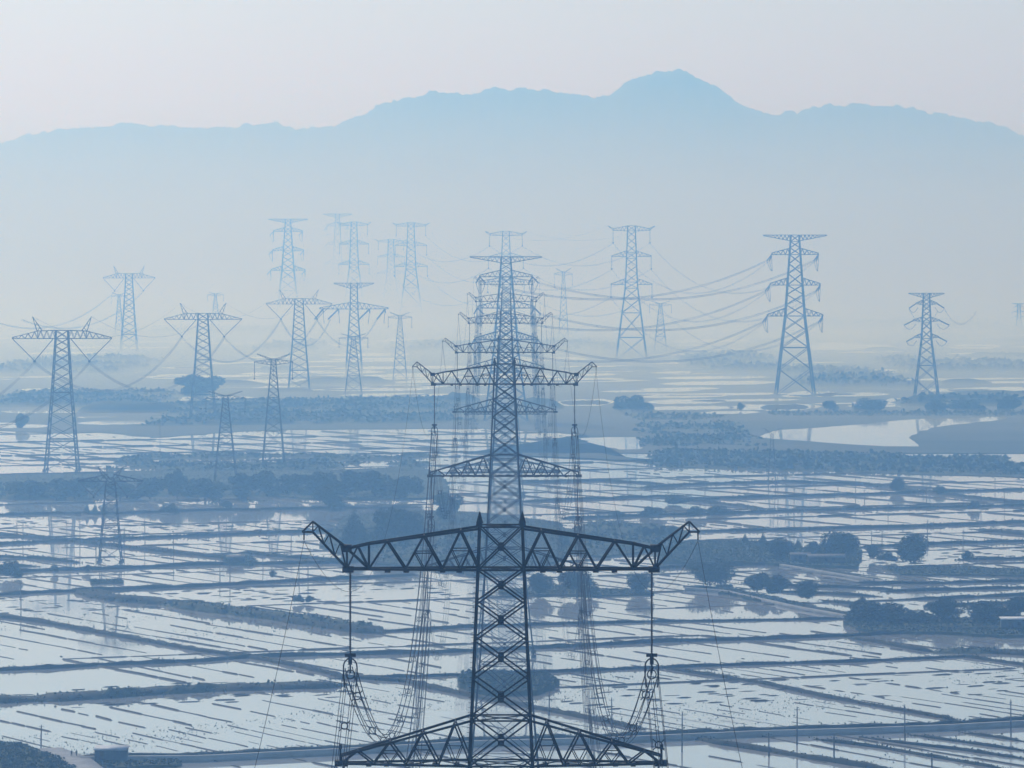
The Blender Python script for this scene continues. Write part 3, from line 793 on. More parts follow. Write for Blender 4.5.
def body_segs(prof, nodes, rl, rb, ratio=0.75, diaph=True):
    """square lattice mast: legs, X bracing on four faces, rings at the nodes"""
    segs, gus = [], []
    zs = [nodes[0]]
    for a_, b_ in zip(nodes[:-1], nodes[1:]):
        z = a_
        hs = []
        while z - b_ > 1e-3:
            h = ratio * 2 * interp(prof, z); hs.append(h); z -= h
        n = max(1, int(round((a_ - b_) / (sum(hs) / len(hs)))))
        # panels grow with the width of the mast
        wts = [interp(prof, a_ + (b_ - a_) * (i + .5) / n) for i in range(n)]; tot = sum(wts); acc = a_
        for w_ in wts:
            acc -= (a_ - b_) * w_ / tot; zs.append(acc)
    C = [(-1, -1), (1, -1), (1, 1), (-1, 1)]
    for z1, z2 in zip(zs[:-1], zs[1:]):
        w1, w2 = interp(prof, z1), interp(prof, z2)
        k = 1.0 + 0.35 * (1 - z2 / zs[0])
        for i in range(4):
            (ax, ay), (bx, by) = C[i], C[(i + 1) % 4]
            segs.append(((ax * w1, ay * w1, z1), (ax * w2, ay * w2, z2), rl * k))
            segs.append(((ax * w1, ay * w1, z1), (bx * w2, by * w2, z2), rb))
            segs.append(((bx * w1, by * w1, z1), (ax * w2, ay * w2, z2), rb))
            f_ = w1 / (w1 + w2)
            gus.append(((ax + bx) / 2 * (w1 + (w2 - w1) * f_), (ay + by) / 2 * (w1 + (w2 - w1) * f_), z1 + (z2 - z1) * f_, i))
    for z in nodes[:-1]:
        w_ = interp(prof, z)
        for i in range(4):
            (ax, ay), (bx, by) = C[i], C[(i + 1) % 4]
            segs.append(((ax * w_, ay * w_, z), (bx * w_, by * w_, z), rb))
        if diaph:
            segs.append(((-w_, -w_, z), (w_, w_, z), rb * .7)); segs.append(((w_, -w_, z), (-w_, w_, z), rb * .7))
    return segs, gus


def arm_segs(sg, x0, zb0, zt0, d0, x1, zb1, zt1, d1, n, rc, rb, sub=False, post=True):
    """four-chord tapering truss from the mast (0) to the tip (1), Warren web"""
    L = lambda t: (sg * (x0 + (x1 - x0) * t), zb0 + (zb1 - zb0) * t, zt0 + (zt1 - zt0) * t, d0 + (d1 - d0) * t)
    s = []
    for y in (-1, 1):
        a_, b_ = L(0), L(1)
        s.append(((a_[0], y * a_[3], a_[1]), (b_[0], y * b_[3], b_[1]), rc))
        s.append(((a_[0], y * a_[3], a_[2]), (b_[0], y * b_[3], b_[2]), rc))
        for i in range(n):
            p0, pm, p1 = L(i / n), L((i + .5) / n), L((i + 1) / n)
            s.append(((p0[0], y * p0[3], p0[1]), (pm[0], y * pm[3], pm[2]), rb))
            s.append(((pm[0], y * pm[3], pm[2]), (p1[0], y * p1[3], p1[1]), rb))
            if sub and i < n - 1:
                q0 = L((i + .25) / n); q1 = L((i + .75) / n)
                m0 = (p0[1] + pm[2]) / 2; m1 = (p1[1] + pm[2]) / 2
                s.append(((q0[0], y * q0[3], m0), (q1[0], y * q1[3], m1), rb * .55))
                s.append(((q0[0], y * q0[3], m0), (pm[0], y * pm[3], pm[1]), rb * .55))
                s.append(((q1[0], y * q1[3], m1), (pm[0], y * pm[3], pm[1]), rb * .55))
        if post and abs(b_[2] - b_[1]) > 0.2:
            s.append(((b_[0], y * b_[3], b_[1]), (b_[0], y * b_[3], b_[2]), rb))
    for i in range(n):
        p0, p1, pm = L(i / n), L((i + 1) / n), L((i + .5) / n)
        f_ = 1 if i % 2 else -1
        s.append(((p0[0], f_ * p0[3], p0[1]), (p1[0], -f_ * p1[3], p1[1]), rb * .7))
        s.append(((pm[0], -pm[3], pm[2]), (pm[0], pm[3], pm[2]), rb * .7))
        s.append(((p1[0], -p1[3], p1[1]), (p1[0], p1[3], p1[1]), rb * .7))
    return s


def insulator_geo(p, q, r, ribs=0):
    g = Geo(); p, q = np.array(p, float), np.array(q, float)
    if ribs:
        ts = np.linspace(0, 1, ribs * 3 + 1)
        rr = np.array([r * (0.55 if i % 3 else 1.25) for i in range(len(ts))])
        g.path(p + (q - p) * ts[:, None], rr, 8)
    else:
        g.seg([(p, q, r)], 6)
    return g


def part(segs, name, parent, mat='steel', sides=4):
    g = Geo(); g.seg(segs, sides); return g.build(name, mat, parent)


def feet(root, hw, rl):
    for sx in (-1, 1):
        for sy in (-1, 1):
            g = Geo(); g.box((sx * hw, sy * hw, -0.2), (rl * 5, rl * 5, 1.8)); g.build('footing', 'pole', root)


# ---- kind A: central line, two crossarms, upturned earth-wire peaks, hanging strings
A_PROF = [(93.75, 1.95), (89.86, 2.08), (76.3, 2.67), (72.2, 2.86), (40, 4.5), (16, 6.6), (0, 8.2)]


def tower_central():
    root = empty('lattice_tower')
    s, gus = body_segs(A_PROF, [93.75, 89.86, 76.3, 72.2, 58.3, 54.2, 36, 18, 0], 0.2, 0.1, 0.76)
    g = Geo(); g.seg(s)
    for x, y, z, i in gus:
        if z > 30:
            g.box((x, y, z), (0.55, 0.12, 0.5) if i % 2 == 0 else (0.12, 0.55, 0.5))
    for z in (93.9, 89.8, 76.3, 72.2, 58.3, 54.2):
        w_ = interp(A_PROF, z)
        for sx in (-1, 1):
            for sy in (-1, 1):
                k = 0.75 if z > 80 else 0.55
                g.seg([((sx * w_, sy * (w_ - .1), z), (sx * w_, sy * (w_ + .12), z), k * .78)], 8)
                g.seg([((sx * (w_ - .1), sy * w_, z), (sx * (w_ + .12), sy * w_, z), k * .7)], 8)
                if z > 93: g.seg([((sx * w_, sy * w_, z), (sx * w_, sy * w_, z + k * 1.4), k * .5, 0.04)], 6)
    st = [((interp(A_PROF, z) * -1 - .35, -interp(A_PROF, z), z), (-interp(A_PROF, z), -interp(A_PROF, z), z), 0.03) for z in np.arange(10, 92, .45)]
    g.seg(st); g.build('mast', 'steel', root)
    for sg in (-1, 1):
        # upper crossarm with its end block, then the peak
        s = arm_segs(sg, 2.0, 89.86, 93.6, 2.0, 12.0, 89.86, 92.15, 0.85, 3, 0.15, 0.115, sub=True)
        s += arm_segs(sg, 12.0, 89.86, 92.15, 0.85, 14.0, 89.86, 91.7, 0.6, 1, 0.15, 0.10)
        for y in (-.6, .6):
            s.append(((sg * 12.0, y, 89.86), (sg * 14.0, y, 91.7), 0.11))
        g = Geo(); g.seg(s)
        g.box((sg * 14.0, 0, 91.72), (0.85, 1.5, 0.62)); g.box((sg * 13.9, 0, 89.8), (1.0, 1.5, 0.5))
        for x in (3.8, 5.3, 8.6, 10.3): g.box((sg * x, 0, 89.7), (0.5, 1.9, 0.28))
        g.build('crossarm', 'steel', root)
        s = arm_segs(sg, 14.1, 90.0, 91.85, 0.55, 17.1, 93.2, 94.15, 0.22, 3, 0.11, 0.07)
        for y in (-.22, .22):
            s += [((sg * 17.1, y, 93.2), (sg * 18.05, 0, 93.2), 0.1), ((sg * 17.1, y, 94.15), (sg * 18.05, 0, 93.2), 0.1)]
        s += [((sg * 17.9, 0, 93.2), (sg * 17.9, 0, 92.45), 0.09)]
        part(s, 'earth_wire_peak', root)
        for w_, zb, zt, x1 in ((2.7, 72.2, 76.3, 14.5), (3.5, 54.2, 58.3, 15.2)):
            s = arm_segs(sg, w_, zb, zt, w_, x1, zb, zb + .7, 0.5, 4, 0.15, 0.1, sub=True)
            x2 = x1 + .1
            s += [((sg * x2, 0, zb), (sg * x2, 0, zb + 1.3), 0.12), ((sg * x2, 0, zb + 1.3), (sg * x2, 0, zb + 1.7), 0.2)]
            g = Geo(); g.seg(s); g.box((sg * x1, 0, zb), (1.2, 1.3, 0.5))
            for x in (4, 6, 8.2, 10.4, 12): g.box((sg * x, 0, zb - .1), (0.45, 1.6, 0.28))
            g.build('crossarm', 'steel', root)
        for (x, z) in ((13.7, 89.6), (14.3, 71.9), (15.0, 53.9)):
            i_ = insulator_geo((sg * x, 0, z), (sg * x, 0, z - 7.6), 0.115, 46).build('insulator_string', 'insul', root)
            g = Geo(); zc = z - 7.6
            g.box((sg * x, 0, zc), (1.0, 0.25, 0.3)); g.box((sg * x, 0, zc - .45), (0.35, 0.3, 0.8)); g.box((sg * x, 0, zc - 1.2), (0.16, 0.16, 0.9))
            for k in (-1, 1):
                arc = [(sg * x + k * (0.62 * math.sin(t)), 0, zc - 1.1 + 0.8 * math.cos(t) - 1.7 * max(0, t - 1.4)) for t in np.linspace(0.15, 2.2, 12)]
                g.path(arc, 0.075, 6)
            for k in range(8):
                t0, t1 = 2 * math.pi * k / 8, 2 * math.pi * (k + 1) / 8
                g.seg([((sg * x + .42 * math.cos(t0), 0, zc - 1.75 + .42 * math.sin(t0)), (sg * x + .42 * math.cos(t1), 0, zc - 1.75 + .42 * math.sin(t1)), 0.07)])
            g.build('suspension_clamp', 'steel', i_)
    feet(root, 8.2, 0.3)
    return root


# ---- kind B: T-shaped towers of the left line
B_PROF = [(71.9, 3.2), (67.7, 3.3), (40, 5.0), (0, 8.3)]


def tower_tee():
    root = empty('lattice_tower')
    s, _ = body_segs(B_PROF, [71.9, 67.7, 40, 16, 0], 0.38, 0.2, 0.55)
    part(s, 'mast', root)
    for sg in (-1, 1):
        s = arm_segs(sg, 3.2, 67.7, 71.9, 3.0, 12.5, 67.7, 71.6, 1.6, 3, 0.24, 0.15)
        s += arm_segs(sg, 12.5, 67.7, 71.6, 1.6, 25.7, 67.7, 68.2, 0.5, 4, 0.22, 0.14)
        part(s, 'crossarm', root)
        s = []
        for y in (-1, 1):
            a1, a2, tip = (sg * 12.9, y * 1.2, 71.4), (sg * 10.2, y * 1.4, 71.7), (sg * 15.2, 0, 79.0)
            s += [(a1, tip, 0.17), (a2, tip, 0.17)]
            for k in range(3):
                f0, f1 = k / 3, (k + .7) / 3
                s.append((tuple(np.array(a1) * (1 - f0) + np.array(tip) * f0), tuple(np.array(a2) * (1 - f1) + np.array(tip) * f1), 0.09))
        part(s, 'earth_wire_peak', root)
        for x in (25.4, 4.6):
            insulator_geo((sg * x, 0, 67.5), (sg * 14.1, 0, 56.2), 0.2, 0).build('insulator_string', 'insul', root)
        g = Geo(); g.box((sg * 14.1, 0, 55.9), (1.3, 1.0, 1.0)); g.build('suspension_clamp', 'steel', root)
    feet(root, 8.3, 0.35)
    return root


# ---- kind C: slim small tower with raised tips and two hanging strings
C_PROF = [(56.5, 1.1), (53.5, 1.3), (0, 5.8)]


def tower_slim():
    root = empty('lattice_tower')
    s, _ = body_segs(C_PROF, [56.5, 53.5, 36, 18, 0], 0.27, 0.16, 0.75)
    part(s, 'mast', root)
    for sg in (-1, 1):
        s = arm_segs(sg, 1.2, 53.3, 56.4, 1.1, 10.2, 54.6, 55.0, 0.3, 4, 0.17, 0.1)
        part(s, 'crossarm', root)
        part(arm_segs(sg, 1.1, 55.6, 56.5, 1.0, 8.6, 58.9, 59.2, 0.15, 3, 0.14, 0.08), 'earth_wire_peak', root)
        insulator_geo((sg * 10.0, 0, 54.5), (sg * 10.0, 0, 46.2), 0.17).build('insulator_string', 'insul', root)
        g = Geo(); g.box((sg * 10, 0, 45.9), (0.8, 0.8, 0.7)); g.build('suspension_clamp', 'steel', root)
    insulator_geo((0, -1.4, 53), (0, -1.4, 46), 0.15).build('insulator_string', 'insul', root)
    feet(root, 5.8, 0.3)
    return root


# ---- kind D: tall suspension tower, three levels of arms
D_PROF = [(131, 3.6), (71.7, 5.9), (0, 15.0)]


def tower_tall():
    root = empty('lattice_tower')
    s, _ = body_segs(D_PROF, [131, 126, 105, 99, 76, 70, 46, 22, 0], 0.6, 0.31, 0.8)
    part(s, 'mast', root)
    for sg in (-1, 1):
        s = arm_segs(sg, 3.6, 126, 131, 3.4, 17.5, 126.4, 128.2, 0.8, 4, 0.34, 0.2)
        part(s, 'crossarm', root)
        part(arm_segs(sg, 17.5, 126.4, 128.2, 0.8, 22.6, 130.4, 131, 0.2, 2, 0.28, 0.16), 'earth_wire_peak', root)
        for zb, zt, x1 in ((101, 106.5, 19.4), (73.5, 79.5, 20.2)):
            w_ = interp(D_PROF, zt)
            part(arm_segs(sg, w_, zb, zt, w_, x1, zb, zb + .8, 0.7, 4, 0.34, 0.2), 'crossarm', root)
        for x, z in ((18, 126.3), (19.2, 100.8), (20, 73.3)):
            insulator_geo((sg * x, 0, z), (sg * x, 0, z - 11.5), 0.26).build('insulator_string', 'insul', root)
            g = Geo(); g.box((sg * x, 0, z - 12), (1.4, 1.4, 1.3)); g.build('suspension_clamp', 'steel', root)
    feet(root, 15, 0.5)
    return root


# ---- kind E: angle tower, flat long top arm, three lower arms with jumpers
E_PROF = [(121.5, 3.1), (60, 7.4), (0, 14.5)]
E_ARMS = [(106.6, 111.5, 17.8), (83.5, 89, 19.2), (60, 66, 21.2)]


def tower_angle(din, dout):
    root = empty('lattice_tower')
    s, _ = body_segs(E_PROF, [121.5, 116.5, 106.6, 83.5, 60, 36, 0], 0.66, 0.33, 0.72)
    part(s, 'mast', root)
    for sg in (-1, 1):
        part(arm_segs(sg, 3.1, 117, 121.5, 3.1, 24.0, 121.0, 121.5, 0.4, 7, 0.34, 0.22), 'earth_wire_arm', root)
        for zb, zt, x1 in E_ARMS:
            w_ = interp(E_PROF, zt)
            part(arm_segs(sg, w_, zb, zt, w_, x1, zb, zb + 1.2, 1.2, 4, 0.36, 0.22), 'crossarm', root)
            tip = np.array([sg * x1, 0, zb])
            ends = []
            for d_ in (din, dout):
                q = tip + np.array([d_[0], d_[1], 0]) * 9.5 + np.array([0, 0, -4.5]); ends.append(q)
                g = Geo(); g.seg([(tip, q, 0.5)], 6); g.build('insulator_string', 'insul', root)
            hang = tip + [sg * -.5, 0, -12.5]
            insulator_geo(tip, hang, 0.2).build('insulator_string', 'insul', root)
            cur = []
            for p_, q_ in ((ends[0], hang), (hang, ends[1])):
                for t in np.linspace(0, 1, 8):
                    c_ = p_ * (1 - t) + q_ * t; c_[2] -= 3.0 * 4 * t * (1 - t) * .6; cur.append(c_)
            g = Geo(); g.path(np.array(cur)[[0, 1, 2, 3, 4, 5, 6, 7, 9, 10, 11, 12, 13, 14, 15]], 0.16, 5); g.build('jumper_wire', 'wire', root)
    feet(root, 14.5, 0.6)
    return root


# ---- kind F: compact angle tower with drooping strings
F_PROF = [(78.5, 2.2), (45, 3.6), (0, 9.0)]


def tower_compact():
    root = empty('lattice_tower')
    s, _ = body_segs(F_PROF, [78.5, 75, 69, 57, 45, 25, 0], 0.46, 0.25, 0.75)
    part(s, 'mast', root)
    for sg in (-1, 1):
        part(arm_segs(sg, 2.2, 75, 78.5, 2.2, 13.3, 78.2, 78.5, 0.3, 5, 0.26, 0.16), 'earth_wire_arm', root)
        for z, x1, xs in ((70, 8, 13), (57.5, 10, 16.6), (45.3, 9, 15)):
            w_ = interp(F_PROF, z + 3)
            part(arm_segs(sg, w_, z, z + 3.4, w_, x1, z + .6, z + 1.2, 0.7, 3, 0.26, 0.16), 'crossarm', root)
            insulator_geo((sg * x1, 0, z + .6), (sg * xs, -2, z - 2.6), 0.45).build('insulator_string', 'insul', root)
            c_ = [np.array([sg * xs, -2, z - 2.6]) * (1 - t) + np.array([sg * x1 * .8, 1, z - 2.0]) * t - np.array([0, 0, 14 * t * (1 - t)]) for t in np.linspace(0, 1, 9)]
            g = Geo(); g.path(c_, 0.14, 4); g.build('jumper_wire', 'wire', root)
    feet(root, 9, 0.4)
    return root


# ---- kind G: small cup-shaped tower
G_PROF = [(31, 1.1), (28.5, 1.75), (0, 4.1)]


def tower_cup():
    root = empty('lattice_tower')
    s, _ = body_segs(G_PROF, [31, 28.5, 14, 0], 0.19, 0.12, 0.62)
    part(s, 'mast', root)
    for sg in (-1, 1):
        part(arm_segs(sg, 1.1, 29.7, 32.3, 1.0, 12.0, 29.8, 30.0, 0.25, 4, 0.24, 0.14), 'crossarm', root)
        part([((sg * .5, y, 31), (sg * 4.6, 0, 35.0), 0.17) for y in (-1, 1)] + [((sg * 2.3, y, 30.7), (sg * 4.6, 0, 35.0), 0.17) for y in (-.8, .8)]
             + [((sg * 2.5, y * .5, 33), (sg * 3.4, y * .4, 32.7), 0.07) for y in (-1, 1)], 'earth_wire_peak', root)
        for x in (11.7, 1.7):
            insulator_geo((sg * x, 0, 29.6), (sg * 6.2, 0, 24.2), 0.16, 0).build('insulator_string', 'insul', root)
        g = Geo(); g.box((sg * 6.2, 0, 23.9), (0.7, 0.6, 0.8)); g.build('suspension_clamp', 'steel', root)
    feet(root, 4.1, 0.25)
    return root


# ---- kind H: strain tower with a small top arm and one very wide crossarm
H_PROF = [(78.5, 2.9), (55, 3.5), (0, 7.2)]


def tower_strain():
    root = empty('lattice_tower')
    s, _ = body_segs(H_PROF, [78.5, 74.5, 60, 55, 30, 0], 0.54, 0.29, 0.7)
    part(s, 'mast', root)
    for sg in (-1, 1):
        part(arm_segs(sg, 2.9, 73.5, 78.5, 2.9, 18, 78, 78.5, 0.4, 5, 0.32, 0.2), 'earth_wire_arm', root)
        part(arm_segs(sg, 3.4, 55, 61, 3.4, 31, 55.2, 56.2, 1.2, 7, 0.36, 0.22), 'crossarm', root)
        for x in (14, 28):
            tip = np.array([sg * x, 0, 55])
            insulator_geo(tip, tip + [-9 if x < 20 else -7, -8, -9], 0.8).build('insulator_string', 'insul', root)
            insulator_geo(tip, tip + [0, 8, -3.5], 0.6).build('insulator_string', 'insul', root)
            insulator_geo(tip, tip + [sg * -1, 0, -13], 0.25).build('insulator_string', 'insul', root)
    feet(root, 7.2, 0.5)
    return root


# ---- kind K: slender mast-like tower with two raised hooks
def tower_mast():
    root = empty('lattice_tower')
    s, _ = body_segs([(24, 0.55), (0, 1.9)], [24, 12, 0], 0.1, 0.055, 1.0)
    part(s, 'mast', root)
    for sg in (-1, 1):
        part([((0, 0, 24), (sg * 3.2, 0, 26.6), 0.1), ((0, 0, 22.5), (sg * 3.2, 0, 26.6), 0.08), ((sg * 3.2, 0, 26.6), (sg * 5.2, 0, 26.9), 0.09), ((sg * 3.2, 0, 26.6), (sg * 3.2, 0, 24.8), 0.09)], 'crossarm', root)
    feet(root, 1.9, 0.2)
    return root


def place(root, px, d, label, group=None, sx=1.0, sz=1.0, rz=0.0):
    root.location = ((px - 512) / F * d, d, 0.0); root.scale = (sx, sx, sz); root.rotation_euler = (0, 0, rz)
    tag(root, label, 'pylon', group)
    return root


GA = 'lattice towers of the central line'
A1 = place(tower_central(), 501, 418, 'nearest and darkest lattice tower, its wide crossarm filling the bottom centre', GA)
central = [(501, 418, 93.75)]
AL = [(504.5, 899, 95.2, 'second tower of the central line, standing right behind the nearest one'),
      (505, 1321, 90.6, 'third tower of the central line, its feet on a grassy island'),
      (505.5, 1751, 91.0, 'fourth tower of the central line, partly hidden by three nearer ones'),
      (506, 2132, 94.0, 'fifth tower of the central line, lighter blue in the haze'),
      (506.5, 2520, 98.0, 'last and palest upturned-arm tower of the central line')]
ATOW = [A1]
for px, d, H, lb in AL:
    ATOW.append(place(copy_tree(A1), px, d, lb, GA, sz=H / 93.75))

GB = 'T-shaped towers with V strings'
B1 = place(tower_tee(), 62, 2369, 'nearest wide T-shaped tower with two horns, at the left frame edge', GB)
B2 = place(copy_tree(B1), 203, 3049, 'second T-shaped tower with two horns, rising from the rounded tree clump', GB, sz=.965)
B3 = place(copy_tree(B1), 299, 3590, 'third T-shaped tower with two horns, between the slim tower and the strain tower', GB)
B4 = place(copy_tree(B1), 129, 4800, 'faint T-shaped tower with two horns, deep in the left haze', GB, sx=1.06, sz=1.14)
HT = place(tower_strain(), 354, 4150, 'strain tower with a small flat top arm over one very wide crossarm', None)

GC = 'slim towers with raised arm tips'
C1 = place(tower_slim(), 225.5, 2241, 'slim tower with raised tips rising out of the willow belt', GC, sx=0.95, sz=0.76)
C2 = place(copy_tree(C1), 273.5, 2420, 'slim tower with raised tips, tallest of its kind, right of the one in the willows', GC, sx=1.0, sz=0.99)
C3 = place(copy_tree(C1), 353.5, 3516, 'slim tower with raised tips in front of the strain tower', GC, sx=1.1, sz=0.78)
C4 = place(copy_tree(C1), 400, 3900, 'slim pale tower with raised tips between the strain tower and the central line', GC, sx=1.0, sz=0.95)
C5 = place(copy_tree(C1), 660.5, 4800, 'small pale tower right of the tall three-level tower', GC, sx=1.15, sz=0.9)
C6 = place(copy_tree(C1), 215.5, 5750, 'tiny faint tower above the second T-shaped tower', GC, sx=1.0, sz=0.87)
C7 = place(copy_tree(C1), 563.5, 5200, 'faint slim tower just left of the tall three-level tower', GC, sx=1.0, sz=1.43)
C8 = place(copy_tree(C1), 119, 5300, 'very faint slim tower beside the faint T-shaped one', GC, sx=.9, sz=0.95)

GD = 'tall three-level suspension towers'
D1 = place(tower_tall(), 631.5, 4488, 'tall three-level tower with hanging strings, right of the central line', GD)
D2 = place(copy_tree(D1), 411, 6400, 'hazy tall three-level tower, rightmost of the faint cluster left of the centre', GD, sx=1.14, sz=1.07)
D3 = place(copy_tree(D1), 354, 6700, 'hazy tall three-level tower directly above the strain tower', GD, sx=1.1, sz=1.085)
D4 = place(copy_tree(D1), 391, 6900, 'very faint tall tower left of the rightmost one in the faint cluster', GD, sx=1.05, sz=0.89)
D5 = place(copy_tree(D1), 506, 5070, 'hazy tall tower topping the stack of the central line', GD, sz=0.965)
D6 = place(copy_tree(D1), 231, 8500, 'almost invisible very tall tower above the left haze bank', GD, sx=1.05, sz=1.5)

GE = 'angle towers with a long flat top arm'
E1loc = np.array([(795 - 512) / F * 3494, 3494]); E2loc = np.array([(506 - 512) / F * 3002, 3002]); D1loc = np.array([(631.5 - 512) / F * 4488, 4488])
dn = lambda v_: v_ / np.linalg.norm(v_)
E1 = place(tower_angle(dn(E2loc - E1loc), dn(D1loc - E1loc)), 795, 3494, 'large angle tower with a long flat top arm, standing alone at the right', GE)
E2 = place(tower_angle(dn(E1loc - E2loc), np.array([-.25, .97])), 506, 3002, 'angle tower with a long flat top arm rising behind the central line', GE, sx=.97, sz=0.882)
E3 = place(copy_tree(E1), 288, 6600, 'faint angle tower, leftmost of the hazy cluster', GE, sx=1.166, sz=1.2)
E4 = place(copy_tree(E1), 337.5, 7300, 'very faint angle tower left of the hazy tall tower', GE, sx=.93, sz=1.29)

F1 = place(tower_compact(), 926.5, 3400, 'compact three-armed tower with drooping strings at the far right', 'compact three-armed towers')
F2 = place(copy_tree(F1), 1019, 5600, 'very faint compact tower at the right frame edge', 'compact three-armed towers', sx=.6, sz=.5)
G1 = place(tower_cup(), 110.5, 1700, 'small cup-shaped tower standing in the flooded paddies, mirrored below')
K1 = place(tower_mast(), 772, 2240, 'slender mast-like tower with two hooked arms in the middle distance', sx=1.0, sz=1.0)


# ================================================================== WIRES
def span(p, q, sag, n=48):
    t = np.linspace(0, 1, n)[:, None]; p, q = np.array(p, float), np.array(q, float)
    c = p + (q - p) * t; c[:, 2] -= 4 * sag * (t * (1 - t))[:, 0]
    return c


def bundle(p, q, sag, label, group, nsub=6, spacing=0.95, r=0.03, spacer=None, ring=0.26, n=56):
    c = span(p, q, sag, n); g = Geo()
    d_ = np.array(q, float) - np.array(p, float); d_[2] = 0; d_ /= np.linalg.norm(d_); side = np.array([-d_[1], d_[0], 0])
    for k in range(nsub):
        t = 2 * math.pi * (k + .5) / nsub + .25
        off = side * math.cos(t) * spacing / 1.414 + np.array([0, 0, math.sin(t) * spacing / 1.414])
        if nsub == 1: off = 0
        g.path(c + off, r, 4)
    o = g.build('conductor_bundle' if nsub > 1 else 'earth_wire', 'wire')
    tag(o, label, 'power line', group)
    if spacer:
        L = np.linalg.norm(np.diff(c, axis=0), axis=1).sum()
        m_ = max(2, int(L / spacer))
        for i in range(m_):
            g = Geo()
            t = (i + .5 + RNG.uniform(-.1, .1)) / m_
            cc = np.array(p, float) + (np.array(q, float) - np.array(p, float)) * t; cc[2] -= 4 * sag * t * (1 - t)
            tt = np.array(q, float) - np.array(p, float); tt[2] -= 4 * sag * (1 - 2 * t); tt /= np.linalg.norm(tt)
            up = np.cross(side, tt)
            pts = [cc + (side * math.cos(u_) + up * math.sin(u_)) * ring for u_ in np.linspace(0, 2 * math.pi, 11)]
            g.seg([(pts[k], pts[k + 1], max(0.075, r * 1.6)) for k in range(10)])
            for k in range(4):
                u_ = 2 * math.pi * (k + .5) / 4
                dd_ = side * math.cos(u_) + up * math.sin(u_)
                g.seg([(cc + dd_ * ring, cc + dd_ * spacing / 1.414 * 1.05, max(0.05, r * 1.4))])
            g.build('spacer', 'steel', o)
    return o


def wp(root, lx, ly, lz):
    m_ = Matrix.LocRotScale(root.location, root.rotation_euler, root.scale)
    return np.array(m_ @ Vector((lx, ly, lz)))


names = ['nearest', 'second', 'third', 'fourth', 'fifth', 'last']
GW = 'conductors of the central line'
for sg, sn in ((-1, 'left'), (1, 'right')):
    for lx, lz, un, sag in ((13.7, 80.3, 'upper', 26), (14.3, 62.6, 'middle', 24), (15.0, 44.6, 'lowest', 22)):
        q = wp(A1, sg * lx, 0, lz)
        bundle(q, (sg * lx - 1, -62, lz - 4), sag, '%s %s six-wire bundle dropping from the nearest tower out of the picture' % (un, sn), GW, spacer=34, r=0.028, ring=0.3)
        for i in range(5):
            bundle(wp(ATOW[i], sg * lx, 0, lz), wp(ATOW[i + 1], sg * lx, 0, lz), sag, '%s %s six-wire bundle sagging between the %s and %s central towers' % (un, sn, names[i], names[i + 1]), GW,
                   spacer=44, r=0.045 if i == 0 else 0.022, ring=0.36)
        lz2 = {80.3: 102, 62.6: 79, 44.6: 55.5}[lz]
        bundle(wp(ATOW[5], sg * lx, 0, lz), wp(E2, sg * {102: 17.8, 79: 19.2, 55.5: 21.2}[lz2], 0, lz2), 20, '%s %s bundle between the last central tower and the angle tower behind it' % (un, sn), GW, r=0.06)
    p_ = wp(A1, sg * 17.9, 0, 92.4)
    bundle(p_, (sg * 19 - 1, -62, 86), 20, 'thin %s earth wire dropping from the peak of the nearest tower' % sn, GW, nsub=1, r=0.022)
    for i in range(5):
        bundle(wp(ATOW[i], sg * 17.9, 0, 92.4), wp(ATOW[i + 1], sg * 17.9, 0, 92.4), 19, 'thin %s earth wire between the %s and %s central towers' % (sn, names[i], names[i + 1]), GW, nsub=1, r=0.025 + .006 * i)

GWB = 'conductors of the T-shaped tower line'
BL = [None, B1, B2, B3]
bn = ['nearest', 'second', 'third']
for sg, sn in ((-1, 'left'), (1, 'right')):
    bundle(wp(B1, sg * 14.1, 0, 55.4), (-262 + sg * 14.1, 1790, 52), 20, '%s bundle from the nearest T-shaped tower leaving the picture' % sn, GWB, 6, 0.8, 0.05)
    for i in (0, 1):
        bundle(wp(BL[i + 1], sg * 14.1, 0, 55.4), wp(BL[i + 2], sg * 14.1, 0, 55.4), 24, '%s bundle sagging between the %s and %s T-shaped towers' % (sn, bn[i], bn[i + 1]), GWB, 6, 0.8, 0.05)
        bundle(wp(BL[i + 1], sg * 15.2, 0, 79), wp(BL[i + 2], sg * 15.2, 0, 79), 16, 'thin %s earth wire between the %s and %s T-shaped towers' % (sn, bn[i], bn[i + 1]), GWB, 1, r=0.06)
    bundle(wp(B3, sg * 14.1, 0, 55.4), wp(HT, sg * 21, -8, 46), 22, '%s bundle between the third T-shaped tower and the strain tower' % sn, GWB, 6, 0.8, 0.05)
    bundle(wp(B4, sg * 14.1, 0, 55.4), (-430 + sg * 14, 3900, 50), 20, '%s faint bundle from the hazy T-shaped tower' % sn, GWB, 4, 0.8, 0.07)

